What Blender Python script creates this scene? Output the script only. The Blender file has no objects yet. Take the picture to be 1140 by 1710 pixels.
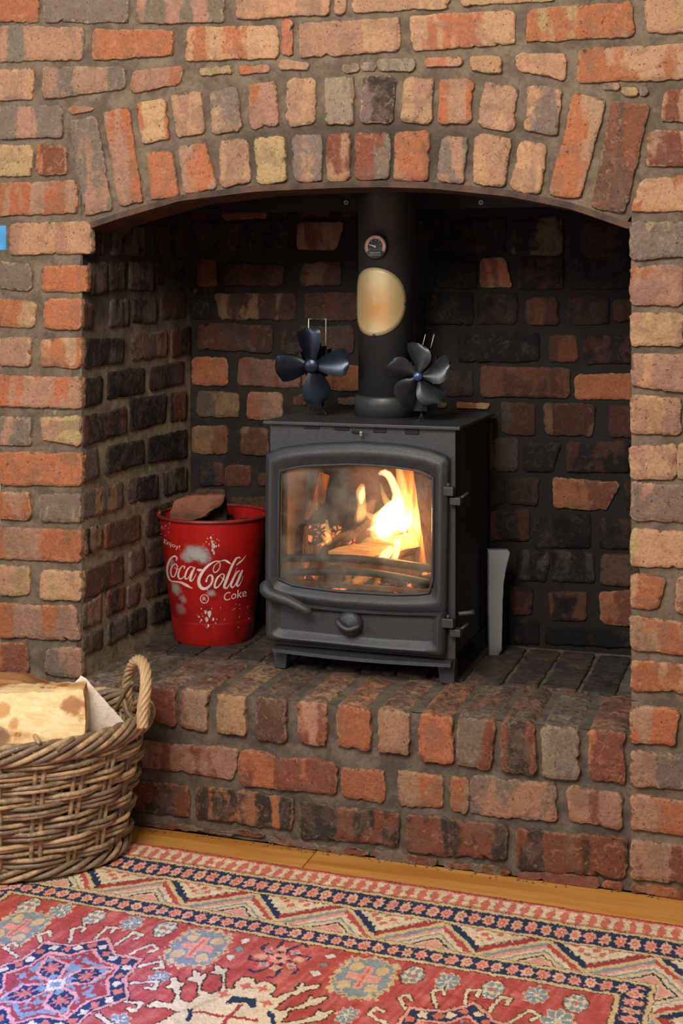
import bpy, bmesh, math, random
import numpy as np
from mathutils import Vector as V, Matrix

# ---------------------------------------------------------------- camera, world, lights
F = 2260.; CX = 570.; H = 490.; TH = math.atan(740/2260.); HC = 1.06
S_, C_ = math.sin(TH), math.cos(TH)
CAM = V((0, -F/883.*C_, HC)); RT = V((C_, S_, 0)); FW = V((-S_, C_, 0)); UP = V((0, 0, 1))
sc = bpy.context.scene
col = sc.collection
cd = bpy.data.cameras.new('camera'); cam = bpy.data.objects.new('camera', cd); col.objects.link(cam)
cam.location = CAM; cam.rotation_euler = (math.pi/2, 0, TH)
cd.sensor_fit = 'HORIZONTAL'; cd.sensor_width = 36; cd.lens = 36*F/1140; cd.shift_y = -(855-H)/1140; cd.clip_start = .05
sc.camera = cam
sc.view_settings.view_transform = 'Standard'; sc.view_settings.look = 'None'
sc.view_settings.gamma = 1; sc.view_settings.use_curve_mapping = False
sc.view_settings.exposure = 0.0
w = bpy.data.worlds.new('room_light'); sc.world = w; w.use_nodes = True
w.node_tree.nodes['Background'].inputs[0].default_value = (1.0, .93, .84, 1)
w.node_tree.nodes['Background'].inputs[1].default_value = .30
def area(name, loc, target, size, power, color):
    l = bpy.data.lights.new(name, 'AREA'); l.size = size; l.energy = power; l.color = color
    o = bpy.data.objects.new(name, l); col.objects.link(o); o.location = loc
    o.rotation_euler = (V(target)-V(loc)).to_track_quat('-Z', 'Y').to_euler(); return o
area('ceiling_lamp', (-.80, -2.1, 2.2), (-.85, .1, .7), .9, 68, (1, .94, .87))
area('window_light', (-2.6, -2.4, 1.5), (-1.0, 0, .5), 1.0, 22, (.86, .93, 1))
sp = bpy.data.lights.new('blue_glow', 'SPOT'); sp.energy = 260; sp.color = (.05, .22, 1); sp.spot_size = .36; sp.spot_blend = 1; sp.shadow_soft_size = .1
so = bpy.data.objects.new('blue_glow', sp); col.objects.link(so); so.location = (-1.75, -1.5, .8)
so.rotation_euler = (V((-1.10, -.70, 0))-V(so.location)).to_track_quat('-Z', 'Y').to_euler()
fp = bpy.data.lights.new('fire_light', 'POINT'); fp.energy = 4.2; fp.color = (1, .42, .13); fp.shadow_soft_size = .03
fo = bpy.data.objects.new('fire_light', fp); col.objects.link(fo); fo.location = (-.745, .262, .585)

# ---------------------------------------------------------------- pixel <-> place helpers (true planes of the place)
def ray(px, py): return RT*((px-CX)/F) + FW - UP*((py-H)/F)
def on_y(px, py, Y=0.): r = ray(px, py); return CAM + r*((Y-CAM.y)/r.y)
def on_z(px, py, Z=0.): r = ray(px, py); return CAM + r*((Z-CAM.z)/r.z)
def on_x(px, py, X=0.): r = ray(px, py); return CAM + r*((X-CAM.x)/r.x)
def at(px, py, d): return CAM + ray(px, py)*d
rnd = random.Random(7)

# ---------------------------------------------------------------- materials
def lin(c):
    return tuple(((x/255.)/12.92 if x <= 10 else (((x/255.)+.055)/1.055)**2.4) for x in c)
def nd(nt, t, **k):
    n = nt.nodes.new(t)
    for a, b in k.items():
        if a.startswith('i_'):
            n.inputs[a[2:].replace('_', ' ')].default_value = b
        else: setattr(n, a, b)
    return n
def mix(nt, fac, a, b, mode='MIX'):
    n = nt.nodes.new('ShaderNodeMix'); n.data_type = 'RGBA'; n.blend_type = mode
    for s, v in ((0, fac), (6, a), (7, b)):
        if hasattr(v, 'links') or isinstance(v, bpy.types.NodeSocket): nt.links.new(v, n.inputs[s])
        elif s == 0: n.inputs[0].default_value = v
        else: n.inputs[s].default_value = (*v[:3], 1)
    return n.outputs[2]
def mth(nt, op, a, b=None, c=None, clamp=False):
    n = nt.nodes.new('ShaderNodeMath'); n.operation = op; n.use_clamp = clamp
    for i, v in enumerate((a, b, c)):
        if v is None: continue
        if isinstance(v, bpy.types.NodeSocket): nt.links.new(v, n.inputs[i])
        else: n.inputs[i].default_value = v
    return n.outputs[0]
def ramp(nt, fac, lo, hi):
    n = nt.nodes.new('ShaderNodeMapRange'); n.interpolation_type = 'SMOOTHSTEP'
    nt.links.new(fac, n.inputs[0]); n.inputs[1].default_value = lo; n.inputs[2].default_value = hi
    return n.outputs[0]
def noise(nt, vec, scale, detail=3, rough=.55, dist=0):
    n = nt.nodes.new('ShaderNodeTexNoise'); n.inputs['Scale'].default_value = scale; n.inputs['Detail'].default_value = detail
    n.inputs['Roughness'].default_value = rough; n.inputs['Distortion'].default_value = dist
    nt.links.new(vec, n.inputs['Vector']); return n.outputs['Fac']
def mapped(nt, vec, sc_, loc=(0, 0, 0), rot=(0, 0, 0)):
    n = nt.nodes.new('ShaderNodeMapping'); n.inputs['Scale'].default_value = sc_; n.inputs['Location'].default_value = loc; n.inputs['Rotation'].default_value = rot
    nt.links.new(vec, n.inputs['Vector']); return n.outputs[0]
def start(name):
    m = bpy.data.materials.new(name); m.use_nodes = True; nt = m.node_tree
    b = nt.nodes['Principled BSDF']; g = nt.nodes.new('ShaderNodeNewGeometry'); return m, nt, b, g.outputs['Position'], g
def bump(nt, b, h, dist=.002, strength=1):
    n = nt.nodes.new('ShaderNodeBump'); n.inputs['Distance'].default_value = dist; n.inputs['Strength'].default_value = strength
    nt.links.new(h, n.inputs['Height']); nt.links.new(n.outputs[0], b.inputs['Normal'])
def oattr(nt, name, out=0):
    a = nt.nodes.new('ShaderNodeAttribute'); a.attribute_type = 'OBJECT'; a.attribute_name = name
    return a.outputs['Color'] if out == 0 else a.outputs['Fac']
def plain(name, c, rough=.6, metal=0, c2=None, ns=40, bs=0, bd=.001, spec=.5):
    m, nt, b, P, g = start(name)
    b.inputs['Roughness'].default_value = rough; b.inputs['Metallic'].default_value = metal
    b.inputs['Specular IOR Level'].default_value = spec
    c = lin(c); c2 = lin(c2) if c2 else tuple(x*.75 for x in c)
    f = ramp(nt, noise(nt, P, ns, 4, .6), .35, .68)
    nt.links.new(mix(nt, f, c, c2), b.inputs['Base Color'])
    if bs: bump(nt, b, noise(nt, P, bs, 4, .6), bd)
    return m

def brick_mat():
    m, nt, b, P, g = start('old_brick')
    b.inputs['Specular IOR Level'].default_value = .35
    # rand offset per brick
    oi = nt.nodes.new('ShaderNodeObjectInfo')
    cmb = nt.nodes.new('ShaderNodeCombineXYZ')
    r10 = mth(nt, 'MULTIPLY', oi.outputs['Random'], 10)
    for i in range(3): nt.links.new(r10, cmb.inputs[i])
    ad = nt.nodes.new('ShaderNodeVectorMath'); ad.operation = 'ADD'
    nt.links.new(P, ad.inputs[0]); nt.links.new(cmb.outputs[0], ad.inputs[1]); Q = ad.outputs[0]
    c1, c2 = oattr(nt, 'c1'), oattr(nt, 'c2')
    st, lm, du = oattr(nt, 'soot', 1), oattr(nt, 'lime', 1), oattr(nt, 'dust', 1)
    band = noise(nt, mapped(nt, Q, (1, 1, .18)), 17, 2, .5, .3)
    blot = noise(nt, Q, 34, 5, .65, .6)
    f = ramp(nt, mth(nt, 'ADD', mth(nt, 'MULTIPLY', band, .78), mth(nt, 'MULTIPLY', blot, .22)), .47, .52)
    c = mix(nt, f, c1, c2)
    fine = noise(nt, Q, 150, 5, .7)
    c = mix(nt, mth(nt, 'MULTIPLY', ramp(nt, fine, .38, .7), .5), c, mix(nt, 1.0, c, (.55, .46, .42), 'MULTIPLY'))
    pale = noise(nt, Q, 60, 6, .75, 1.0)
    c = mix(nt, mth(nt, 'MULTIPLY', ramp(nt, pale, .52, .68), .38), c, lin((190, 148, 116)))
    big = noise(nt, mapped(nt, Q, (1, 1, 1), (9, 4, 2)), 14, 5, .7, 1.2)
    c = mix(nt, mth(nt, 'MULTIPLY', ramp(nt, big, .47, .62), .45), c, lin((112, 88, 74)))
    rim = nt.nodes.new('ShaderNodeAttribute'); rim.attribute_name = 'rim'
    rf = mth(nt, 'MULTIPLY', mth(nt, 'SUBTRACT', mth(nt, 'ADD', mth(nt, 'MULTIPLY', rim.outputs['Fac'], .34), noise(nt, Q, 85, 5, .75, .6)), .76), 9, clamp=True)
    rf = mth(nt, 'MULTIPLY', rf, mth(nt, 'SUBTRACT', 1, mth(nt, 'MULTIPLY', st, 2.6), clamp=True))
    c = mix(nt, mth(nt, 'MULTIPLY', rf, .55), c, mix(nt, .55, c, lin((214, 176, 132))))
    rd = mth(nt, 'MULTIPLY', mth(nt, 'SUBTRACT', mth(nt, 'ADD', mth(nt, 'MULTIPLY', rim.outputs['Fac'], .30), noise(nt, mapped(nt, Q, (1, 1, 1), (2, 8, 3)), 70, 4, .7, .4)), .80), 12, clamp=True)
    c = mix(nt, mth(nt, 'MULTIPLY', rd, .7), c, lin((70, 54, 42)))
    white = noise(nt, mapped(nt, Q, (1, 1, 1), (3, 5, 1)), 55, 6, .7, .8)
    th = mth(nt, 'SUBTRACT', .74, mth(nt, 'MULTIPLY', lm, .16))
    wf = mth(nt, 'MULTIPLY', mth(nt, 'SUBTRACT', white, th), 18, clamp=True)
    c = mix(nt, mth(nt, 'MULTIPLY', wf, .75), c, lin((205, 188, 168)))
    pit = noise(nt, Q, 210, 2, .5)
    pf = ramp(nt, pit, .68, .73)
    c = mix(nt, mth(nt, 'MULTIPLY', pf, .7), c, lin((50, 36, 28)))
    blk = noise(nt, mapped(nt, Q, (1, 1, 1), (7, 2, 4)), 22, 4, .6, .5)
    bf = mth(nt, 'MULTIPLY', mth(nt, 'SUBTRACT', blk, mth(nt, 'SUBTRACT', .84, mth(nt, 'MULTIPLY', st, .62))), 7, clamp=True)
    c = mix(nt, mth(nt, 'MULTIPLY', bf, .93), c, lin((27, 25, 24)))
    gr = mth(nt, 'ADD', .72, mth(nt, 'MULTIPLY', noise(nt, Q, 330, 4, .7), .56))
    mu = nt.nodes.new('ShaderNodeCombineXYZ'); kk = mth(nt, 'MULTIPLY', gr, oattr(nt, 'dk', 1))
    for i in range(3): nt.links.new(kk, mu.inputs[i])
    c = mix(nt, 1.0, c, mu.outputs[0], 'MULTIPLY')
    sepz = nt.nodes.new('ShaderNodeSeparateXYZ'); nt.links.new(g.outputs['Normal'], sepz.inputs[0])
    topf = mth(nt, 'MULTIPLY', ramp(nt, sepz.outputs[2], .6, .95), du)
    dn = ramp(nt, noise(nt, P, 26, 5, .65, .4), .30, .62)
    c = mix(nt, mth(nt, 'MULTIPLY', topf, dn), c, lin((58, 54, 52)))
    nt.links.new(c, b.inputs['Base Color'])
    rg = mth(nt, 'SUBTRACT', .86, mth(nt, 'MULTIPLY', topf, .22)); nt.links.new(rg, b.inputs['Roughness'])
    h = mth(nt, 'ADD', mth(nt, 'MULTIPLY', noise(nt, Q, 48, 4, .6), .9), mth(nt, 'MULTIPLY', fine, .5))
    h = mth(nt, 'SUBTRACT', h, mth(nt, 'MULTIPLY', pf, .35))
    h = mth(nt, 'ADD', h, mth(nt, 'MULTIPLY', wf, .12))
    bump(nt, b, h, .005, 1.0)
    return m
def mortar_mat(name, a, b_, soot=None, stain=None):
    m, nt, b, P, g = start(name)
    c = mix(nt, ramp(nt, noise(nt, P, 18, 5, .65, .5), .35, .65), lin(a), lin(b_))
    c = mix(nt, mth(nt, 'MULTIPLY', ramp(nt, noise(nt, P, 160, 3, .6), .45, .75), .45), c, tuple(x*.5 for x in lin(b_)))
    if soot:
        sx, lo, hi = soot
        sep = nt.nodes.new('ShaderNodeSeparateXYZ'); nt.links.new(P, sep.inputs[0])
        v = mth(nt, 'ADD', sep.outputs[sx], mth(nt, 'MULTIPLY', noise(nt, P, 7, 4, .6), .25))
        c = mix(nt, mth(nt, 'MULTIPLY', ramp(nt, v, lo, hi), .9), c, lin((32, 30, 28)))
    if stain:
        q = mapped(nt, P, stain[1]); dn = nd(nt, 'ShaderNodeVectorMath', operation='DISTANCE'); nt.links.new(q, dn.inputs[0])
        dn.inputs[1].default_value = tuple(x*y for x, y in zip(stain[0], stain[1]))
        dd = mth(nt, 'ADD', dn.outputs['Value'], mth(nt, 'MULTIPLY', noise(nt, P, 9, 4, .6), .12))
        c = mix(nt, mth(nt, 'MULTIPLY', mth(nt, 'SUBTRACT', 1, ramp(nt, dd, stain[2], stain[3])), .72), c, lin((48, 41, 35)))
    nt.links.new(c, b.inputs['Base Color']); b.inputs['Roughness'].default_value = .9; b.inputs['Specular IOR Level'].default_value = .25
    bump(nt, b, mth(nt, 'ADD', noise(nt, P, 30, 5, .6), mth(nt, 'MULTIPLY', noise(nt, P, 220, 3, .6), .3)), .004, .8)
    return m
M = {}
M['brick'] = brick_mat()
M['mortar'] = mortar_mat('lime_mortar', (122, 105, 87), (90, 77, 63), stain=((-.76, 0, 1.33), (.62, 1, 2.6), .10, .36))
M['mortar_reveal'] = mortar_mat('sooty_reveal_mortar', (160, 143, 117), (120, 106, 86), (2, .95, 1.25))
M['mortar_back'] = mortar_mat('sooty_back_mortar', (46, 40, 34), (32, 28, 24), (0, -1.02, -.72))
M['mortar_hearth'] = mortar_mat('hearth_mortar', (112, 100, 86), (80, 71, 61))
M['iron'] = plain('black_cast_iron', (54, 55, 56), .46, .0, (47, 48, 49), 60, 420, .0006, .5)
M['iron_side'] = plain('black_steel_plate', (36, 36, 37), .6, .0, (28, 28, 29), 60, 380, .0005, .4)
M['dark'] = plain('dark_painted_steel', (44, 43, 42), .55, 0, (32, 31, 30), 30, 300, .0005)
M['flue'] = plain('black_flue_enamel', (58, 58, 57), .42, .1, (48, 48, 47), 12, 300, .0003)
M['rust'] = plain('rusty_lintel_steel', (88, 58, 38), .75, .1, (48, 36, 28), 25, 90, .002)
M['lining'] = plain('sooty_firebrick', (112, 80, 54), .9, 0, (64, 46, 33), 14, 90, .003)
M['firechar'] = plain('charred_wood', (74, 48, 30), .85, 0, (30, 22, 17), 40, 90, .006)
M['grey_bar'] = plain('grey_dusty_metal', (132, 132, 128), .65, .0, (126, 126, 123), 30, 200, .0008)
M['blade'] = plain('blue_black_blade', (44, 52, 66), .30, .6, (28, 32, 40), 18, 0)
M['blade_grey'] = plain('dull_grey_blade', (60, 62, 64), .36, .5, (38, 40, 43), 25, 0)
M['hub_blue'] = plain('blue_anodised_hub', (84, 108, 146), .35, .7, (60, 80, 112), 30, 0)
M['fan_black'] = plain('black_anodised', (22, 22, 24), .45, .3, (16, 16, 18), 30, 0)
M['wire'] = plain('bright_wire', (190, 185, 175), .3, .9, (150, 146, 140), 60, 0)
M['copper'] = plain('copper_print', (190, 132, 100), .45, .2, (160, 108, 80), 90, 0)
M['white'] = plain('white_print', (225, 215, 200), .6, 0, (200, 190, 176), 60, 0)
M['cream'] = plain('cream_paint', (232, 206, 198), .6, 0, (214, 184, 176), 40, 0)
M['chip'] = plain('bare_metal_chip', (205, 200, 190), .55, 0, (170, 165, 155), 90, 0)
M['coal'] = plain('coal', (30, 28, 28), .6, 0, (18, 17, 17), 60, 80, .006)
M['blue_plastic'] = plain('blue_plastic', (60, 165, 215), .35, 0, (30, 120, 180), 8, 0)
M['white_paint'] = plain('white_painted_board', (225, 240, 240), .5, 0, (205, 225, 228), 8, 0)
M['stone_dust'] = plain('mortar_crumb', (130, 115, 95), .9, 0, (90, 78, 62), 60, 90, .003)
def wood_mat(name, c1, c2, c3, dirv=(1, .07, 1), rot=(0, 0, 0), sc_=60, patch=None, rough=.75, bd=.002, coord='Object', spots=()):
    m, nt, b, P, g = start(name)
    if coord == 'Object':
        t = nt.nodes.new('ShaderNodeTexCoord'); P = t.outputs['Object']
    q = mapped(nt, P, dirv, rot=rot)
    gr = noise(nt, q, sc_, 5, .65, .8)
    big = noise(nt, q, sc_*.22, 3, .5, .5)
    c = mix(nt, ramp(nt, gr, .35, .65), lin(c1), lin(c2))
    c = mix(nt, ramp(nt, big, .52, .68), c, lin(c3))
    if patch:
        c = mix(nt, ramp(nt, noise(nt, P, patch[0], 3, .5, .4), patch[1], patch[1]+.05), c, lin(patch[2]))
    for p_, r_, cc in spots:
        dn = nd(nt, 'ShaderNodeVectorMath', operation='DISTANCE'); nt.links.new(g.outputs['Position'], dn.inputs[0]); dn.inputs[1].default_value = tuple(p_)
        dd = mth(nt, 'ADD', dn.outputs['Value'], mth(nt, 'MULTIPLY', mth(nt, 'SUBTRACT', noise(nt, g.outputs['Position'], 45, 5, .65), .5), r_*1.5))
        c = mix(nt, mth(nt, 'MULTIPLY', mth(nt, 'SUBTRACT', 1, ramp(nt, dd, r_*.55, r_*.95)), .85), c, lin(cc))
    nt.links.new(c, b.inputs['Base Color']); b.inputs['Roughness'].default_value = rough
    bump(nt, b, gr, bd); return m
M['floor_wood'] = wood_mat('varnished_pine', (208, 150, 76), (194, 132, 60), (180, 116, 50), (.06, 1, 1), sc_=70, rough=.32, bd=.0006)
M['log_pale'] = wood_mat('split_pine', (242, 214, 162), (226, 188, 128), (198, 146, 86), (.10, 1, 1), rot=(0, 0, -TH), sc_=80, patch=(17, .60, (158, 98, 48)), spots=[(at(120, 1178, 2.43), .026, (156, 98, 48)), (at(136, 1200, 2.42), .016, (178, 118, 60)), (at(2, 1232, 2.42), .022, (112, 74, 50)), (at(4, 1185, 2.43), .022, (196, 140, 76)), (at(20, 1208, 2.42), .016, (190, 132, 70))])
M['log_white'] = wood_mat('sawn_end_grain', (240, 224, 206), (222, 200, 178), (206, 178, 152), (1, 1, 1), sc_=60)
M['log_brown'] = wood_mat('brown_split_wood', (176, 122, 72), (150, 98, 54), (128, 82, 46), (.1, 1, 1), rot=(0, 0, -TH), sc_=90)
M['log_fire'] = wood_mat('firelit_log', (196, 130, 68), (140, 84, 42), (96, 54, 28), (1, 1, .08), sc_=110, bd=.004)
M['log_fire_pale'] = wood_mat('firelit_pale_log', (214, 168, 108), (170, 120, 70), (120, 80, 44), (.1, 1, 1), sc_=110, bd=.003)
M['chunk'] = wood_mat('rusty_wood_chunk', (140, 84, 58), (110, 66, 48), (90, 52, 38), (.3, 1, 1), sc_=60)
def wicker_mat():
    m, nt, b, P, g = start('grey_brown_willow')
    a, d = oattr(nt, 'tone', 1), noise(nt, mapped(nt, P, (1, 1, 1)), 55, 4, .6, .4)
    c = mix(nt, ramp(nt, mth(nt, 'ADD', d, mth(nt, 'MULTIPLY', a, .25)), .42, .78), lin((122, 100, 78)), lin((190, 154, 112)))
    c = mix(nt, mth(nt, 'MULTIPLY', ramp(nt, noise(nt, P, 120, 3), .6, .72), .5), c, lin((196, 170, 140)))
    nt.links.new(c, b.inputs['Base Color']); b.inputs['Roughness'].default_value = .45
    bump(nt, b, noise(nt, P, 260, 3), .0008); return m
M['wicker'] = wicker_mat()

# ---------------------------------------------------------------- mesh helpers
class MB:
    def __init__(s): s.v = []; s.f = []; s.sm = []
    def add(s, vs, fs, smooth=False):
        n = len(s.v); s.v += [tuple(p) for p in vs]; s.f += [tuple(i+n for i in f) for f in fs]; s.sm += [smooth]*len(fs); return s
    def box(s, a, b, bev=0):
        x0, y0, z0 = a; x1, y1, z1 = b
        if bev <= 0:
            s.add([(x0,y0,z0),(x1,y0,z0),(x1,y1,z0),(x0,y1,z0),(x0,y0,z1),(x1,y0,z1),(x1,y1,z1),(x0,y1,z1)],
                  [(0,3,2,1),(4,5,6,7),(0,1,5,4),(1,2,6,5),(2,3,7,6),(3,0,4,7)])
        else:
            bm = bmesh.new(); bmesh.ops.create_cube(bm, size=1)
            for v in bm.verts: v.co = V(((x0+x1)/2+v.co.x*(x1-x0), (y0+y1)/2+v.co.y*(y1-y0), (z0+z1)/2+v.co.z*(z1-z0)))
            bmesh.ops.bevel(bm, geom=bm.edges[:], offset=bev, segments=2, affect='EDGES', profile=.6)
            bm.verts.index_update(); s.add([v.co for v in bm.verts], [[v.index for v in f.verts] for f in bm.faces]); bm.free()
        return s
    def tube(s, pts, r, n=8, closed=False, flat=1., cap=True):
        pts = [V(p) for p in pts]; k = len(pts)
        rs = r if isinstance(r, (list, tuple)) else [r]*k
        tang = []
        for i in range(k):
            a = pts[(i-1) % k] if closed or i > 0 else pts[i]; b = pts[(i+1) % k] if closed or i < k-1 else pts[i]
            tang.append((b-a).normalized())
        up = V((0, 0, 1)) if abs(tang[0].z) < .9 else V((1, 0, 0))
        nrm = (up - tang[0]*up.dot(tang[0])).normalized(); vs = []
        for i in range(k):
            nrm = (nrm - tang[i]*nrm.dot(tang[i])).normalized(); bi = tang[i].cross(nrm)
            for j in range(n):
                a = 2*math.pi*j/n; vs.append(pts[i] + (nrm*math.cos(a) + bi*math.sin(a)*flat)*rs[i])
        fs = []
        for i in range(k if closed else k-1):
            i2 = (i+1) % k
            for j in range(n): fs.append((i*n+j, i*n+(j+1) % n, i2*n+(j+1) % n, i2*n+j))
        if not closed and cap: fs.append(tuple(range(n))[::-1]); fs.append(tuple((k-1)*n+j for j in range(n)))
        return s.add(vs, fs, True)
    def lathe(s, prof, c=(0, 0, 0), n=48, closed=False, axis=None):
        R = Matrix.Identity(3) if axis is None else V(axis).to_track_quat('Z', 'Y').to_matrix()
        vs = []; c = V(c)
        for r, z in prof:
            for j in range(n):
                a = 2*math.pi*j/n; vs.append(c + R @ V((r*math.cos(a), r*math.sin(a), z)))
        fs = []; k = len(prof)
        for i in range(k if closed else k-1):
            i2 = (i+1) % k
            for j in range(n): fs.append((i*n+j, i*n+(j+1) % n, i2*n+(j+1) % n, i2*n+j))
        if not closed:
            if prof[0][0] > 1e-6: fs.append(tuple(range(n))[::-1])
            if prof[-1][0] > 1e-6: fs.append(tuple((k-1)*n+j for j in range(n)))
        return s.add(vs, fs, True)
    def loft(s, loops, cap=True, smooth=False, close=False):
        n = len(loops[0]); vs = [p for l in loops for p in l]; fs = []; k = len(loops)
        for i in range(k if close else k-1):
            i2 = (i+1) % k
            for j in range(n): fs.append((i*n+j, i*n+(j+1) % n, i2*n+(j+1) % n, i2*n+j))
        if cap and not close: fs.append(tuple(range(n))[::-1]); fs.append(tuple((k-1)*n+j for j in range(n)))
        return s.add(vs, fs, smooth)
    def build(s, name, mat, parent=None, origin=None, auto=None):
        me = bpy.data.meshes.new(name); o0 = V(origin) if origin is not None else V((0, 0, 0))
        me.from_pydata([tuple(V(p)-o0) for p in s.v], [], s.f)
        me.polygons.foreach_set('use_smooth', s.sm)
        bm = bmesh.new(); bm.from_mesh(me); bmesh.ops.recalc_face_normals(bm, faces=bm.faces[:]); bm.to_mesh(me); bm.free()
        if auto:
            me.polygons.foreach_set('use_smooth', [True]*len(me.polygons)); me.set_sharp_from_angle(angle=math.radians(auto))
        me.materials.append(M[mat] if isinstance(mat, str) else mat)
        o = bpy.data.objects.new(name, me); col.objects.link(o)
        if parent is not None: o.parent = parent
        if origin is not None:
            pl = V((0, 0, 0)); q = parent
            while q is not None: pl = pl + V(q.location); q = q.parent
            o.location = o0 - pl
        elif parent is not None:
            pl = V((0, 0, 0)); q = parent
            while q is not None: pl = pl + V(q.location); q = q.parent
            if pl.length > 0: me.transform(Matrix.Translation(-pl))
        return o
def thing(name, loc, label, cat, group=None):
    o = bpy.data.objects.new(name, None); o.empty_display_size = .05; col.objects.link(o); o.location = loc
    o['label'] = label; o['category'] = cat
    if group: o['group'] = group
    return o
def tag(o, label, cat, group=None, kind=None):
    o['label'] = label; o['category'] = cat
    if group: o['group'] = group
    if kind: o['kind'] = kind
    return o
def resample(pts, n):
    P = [V(p) for p in pts]; L = [0]
    for a, b in zip(P, P[1:]): L.append(L[-1]+(b-a).length)
    out = []; j = 0
    for i in range(n):
        t = L[-1]*i/(n-1)
        while j < len(L)-2 and L[j+1] < t: j += 1
        q = (t-L[j])/max(1e-9, L[j+1]-L[j]); out.append(P[j].lerp(P[j+1], min(1, q)))
    return out
def smooth_path(pts, n):
    P = [V(p) for p in pts]; out = []; m = len(P)-1
    for i in range(n):
        t = m*i/(n-1); k = min(int(t), m-1); u = t-k
        p0, p1, p2, p3 = P[max(k-1, 0)], P[k], P[k+1], P[min(k+2, m)]
        out.append(.5*((2*p1)+(p2-p0)*u+(2*p0-5*p1+4*p2-p3)*u*u+(3*p1-p0-3*p2+p3)*u**3))
    return out
def h3(x, y, z):
    n = np.sin(x*127.1+y*311.7+z*74.7)*43758.5453; return n-np.floor(n)
def vnoise(x, y, z=0.):
    x, y = np.asarray(x, float), np.asarray(y, float); z = np.zeros_like(x)+z
    xi, yi, zi = np.floor(x), np.floor(y), np.floor(z); fx, fy, fz = x-xi, y-yi, z-zi
    fx, fy, fz = (f*f*(3-2*f) for f in (fx, fy, fz)); r = 0
    for a in (0, 1):
        for b in (0, 1):
            for c in (0, 1):
                r = r + h3(xi+a, yi+b, zi+c)*(fx if a else 1-fx)*(fy if b else 1-fy)*(fz if c else 1-fz)
    return r*2-1
def relief(name, fn, nu, nv, nrm, mat, amp=.003, parent=None, skip=None, mb=None, seed=0):
    """undulating mortar surface: fn(u,v)->point for u,v in 0..1, displaced along nrm"""
    U, W = np.meshgrid(np.linspace(0, 1, nu+1), np.linspace(0, 1, nv+1))
    pts = [fn(u, v) for u, v in zip(U.ravel(), W.ravel())]
    A = np.array([tuple(p) for p in pts]); t = A[:, 0]+A[:, 1]*.7
    d = amp*(vnoise(t*22+seed, A[:, 2]*26+A[:, 1]*9)*.6 + vnoise(t*70+seed, A[:, 2]*80+A[:, 1]*30)*.4)
    A = A + np.outer(d, np.array(nrm)); m = mb or MB()
    fs = []
    for j in range(nv):
        for i in range(nu):
            a = j*(nu+1)+i
            if skip and skip(V(A[a]), V(A[a+nu+2])): continue
            fs.append((a, a+1, a+nu+2, a+nu+1))
    m.add([tuple(p) for p in A], fs, True)
    return m

# ---------------------------------------------------------------- bricks
PAL = {'O': (166, 100, 64), 'P': (162, 122, 96), 'G': (118, 102, 88), 'Y': (170, 141, 98), 'T': (180, 138, 102),
       'R': (122, 70, 50), 'D': (54, 46, 40), 'B': (94, 67, 50), 'K': (34, 32, 31), 'S': (134, 120, 100)}
count = {}
def brick(parent, cs, nrm, code, depth=.014, proud=.002, jit=.0009, soot=0., lime=.2, dust=0., name='brick', step=.0075, dk=1.):
    cs = [V(p) for p in cs]; nrm = V(nrm); c0 = sum(cs, V((0, 0, 0)))/4
    out = []; G = .0012; drift = 0.
    for i in range(4):
        a, b = cs[i], cs[(i+1) % 4]; L = (b-a).length; k = max(2, int(round(L/step))); e = (b-a).normalized(); q = e.cross(nrm)
        if q.dot(c0-a) > 0: q = -q
        for j in range(k):
            t = j/k; p = a.lerp(b, t); drift = drift*.75+rnd.gauss(0, jit*.8)
            if j == 0: p = p + (c0-p).normalized()*rnd.uniform(.0005, .0035)
            else: p = p + q*(G+drift+rnd.gauss(0, jit*.5)) + e*rnd.uniform(-.0015, .0015)
            if rnd.random() < .02: p = p - q*.0035
            out.append(p)
    n = len(out); pr = proud + rnd.uniform(-.001, .001)
    sz = min((cs[1]-cs[0]).length, (cs[3]-cs[0]).length, (cs[3]-cs[0]).length, (cs[2]-cs[1]).length)
    def ring(d, h, nz=0): return [p+(c0-p).normalized()*d + nrm*(h + (rnd.uniform(-nz, nz) if nz else 0)) for p in out]
    loops = [ring(0, -depth), ring(0, pr-.0016), ring(.0012, pr, .0004), ring(min(.012, sz*.3), pr, .0005)]
    mb = MB(); vs = [p for l in loops for p in l]; fs = []
    for i in range(3):
        for j in range(n): fs.append((i*n+j, i*n+(j+1) % n, (i+1)*n+(j+1) % n, (i+1)*n+j))
    fs.append(tuple(3*n+j for j in range(n))); mb.add(vs, fs, True)
    o = mb.build(name, 'brick', parent)
    ra = o.data.attributes.new('rim', 'FLOAT', 'POINT'); ra.data.foreach_set('value', [1.]*(3*n)+[0.]*n)
    v = rnd.uniform(.88, 1.12); o['dk'] = float(dk)
    a = PAL[code[0]]; b = PAL[code[1] if len(code) > 1 else code[0]]
    w = lambda c: [float(min(1, x*v*rnd.uniform(.95, 1.05))) for x in lin(c)]
    c1 = w(a); c2 = w(b) if len(code) > 1 else [x*.74 for x in c1]
    o['c1'] = c1; o['c2'] = c2; o['soot'] = float(soot); o['lime'] = float(lime); o['dust'] = float(dust)
    return o
def quad(d):
    """4 numbers = upright box, 8 = four corners TL TR BR BL"""
    if len(d) == 4: x0, y0, x1, y1 = d; return [(x0, y0), (x1, y0), (x1, y1), (x0, y1)]
    return [(d[0], d[1]), (d[2], d[3]), (d[4], d[5]), (d[6], d[7])]
XL, XR, YB, HZ = -1.349, -.258, .53, .284

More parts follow.
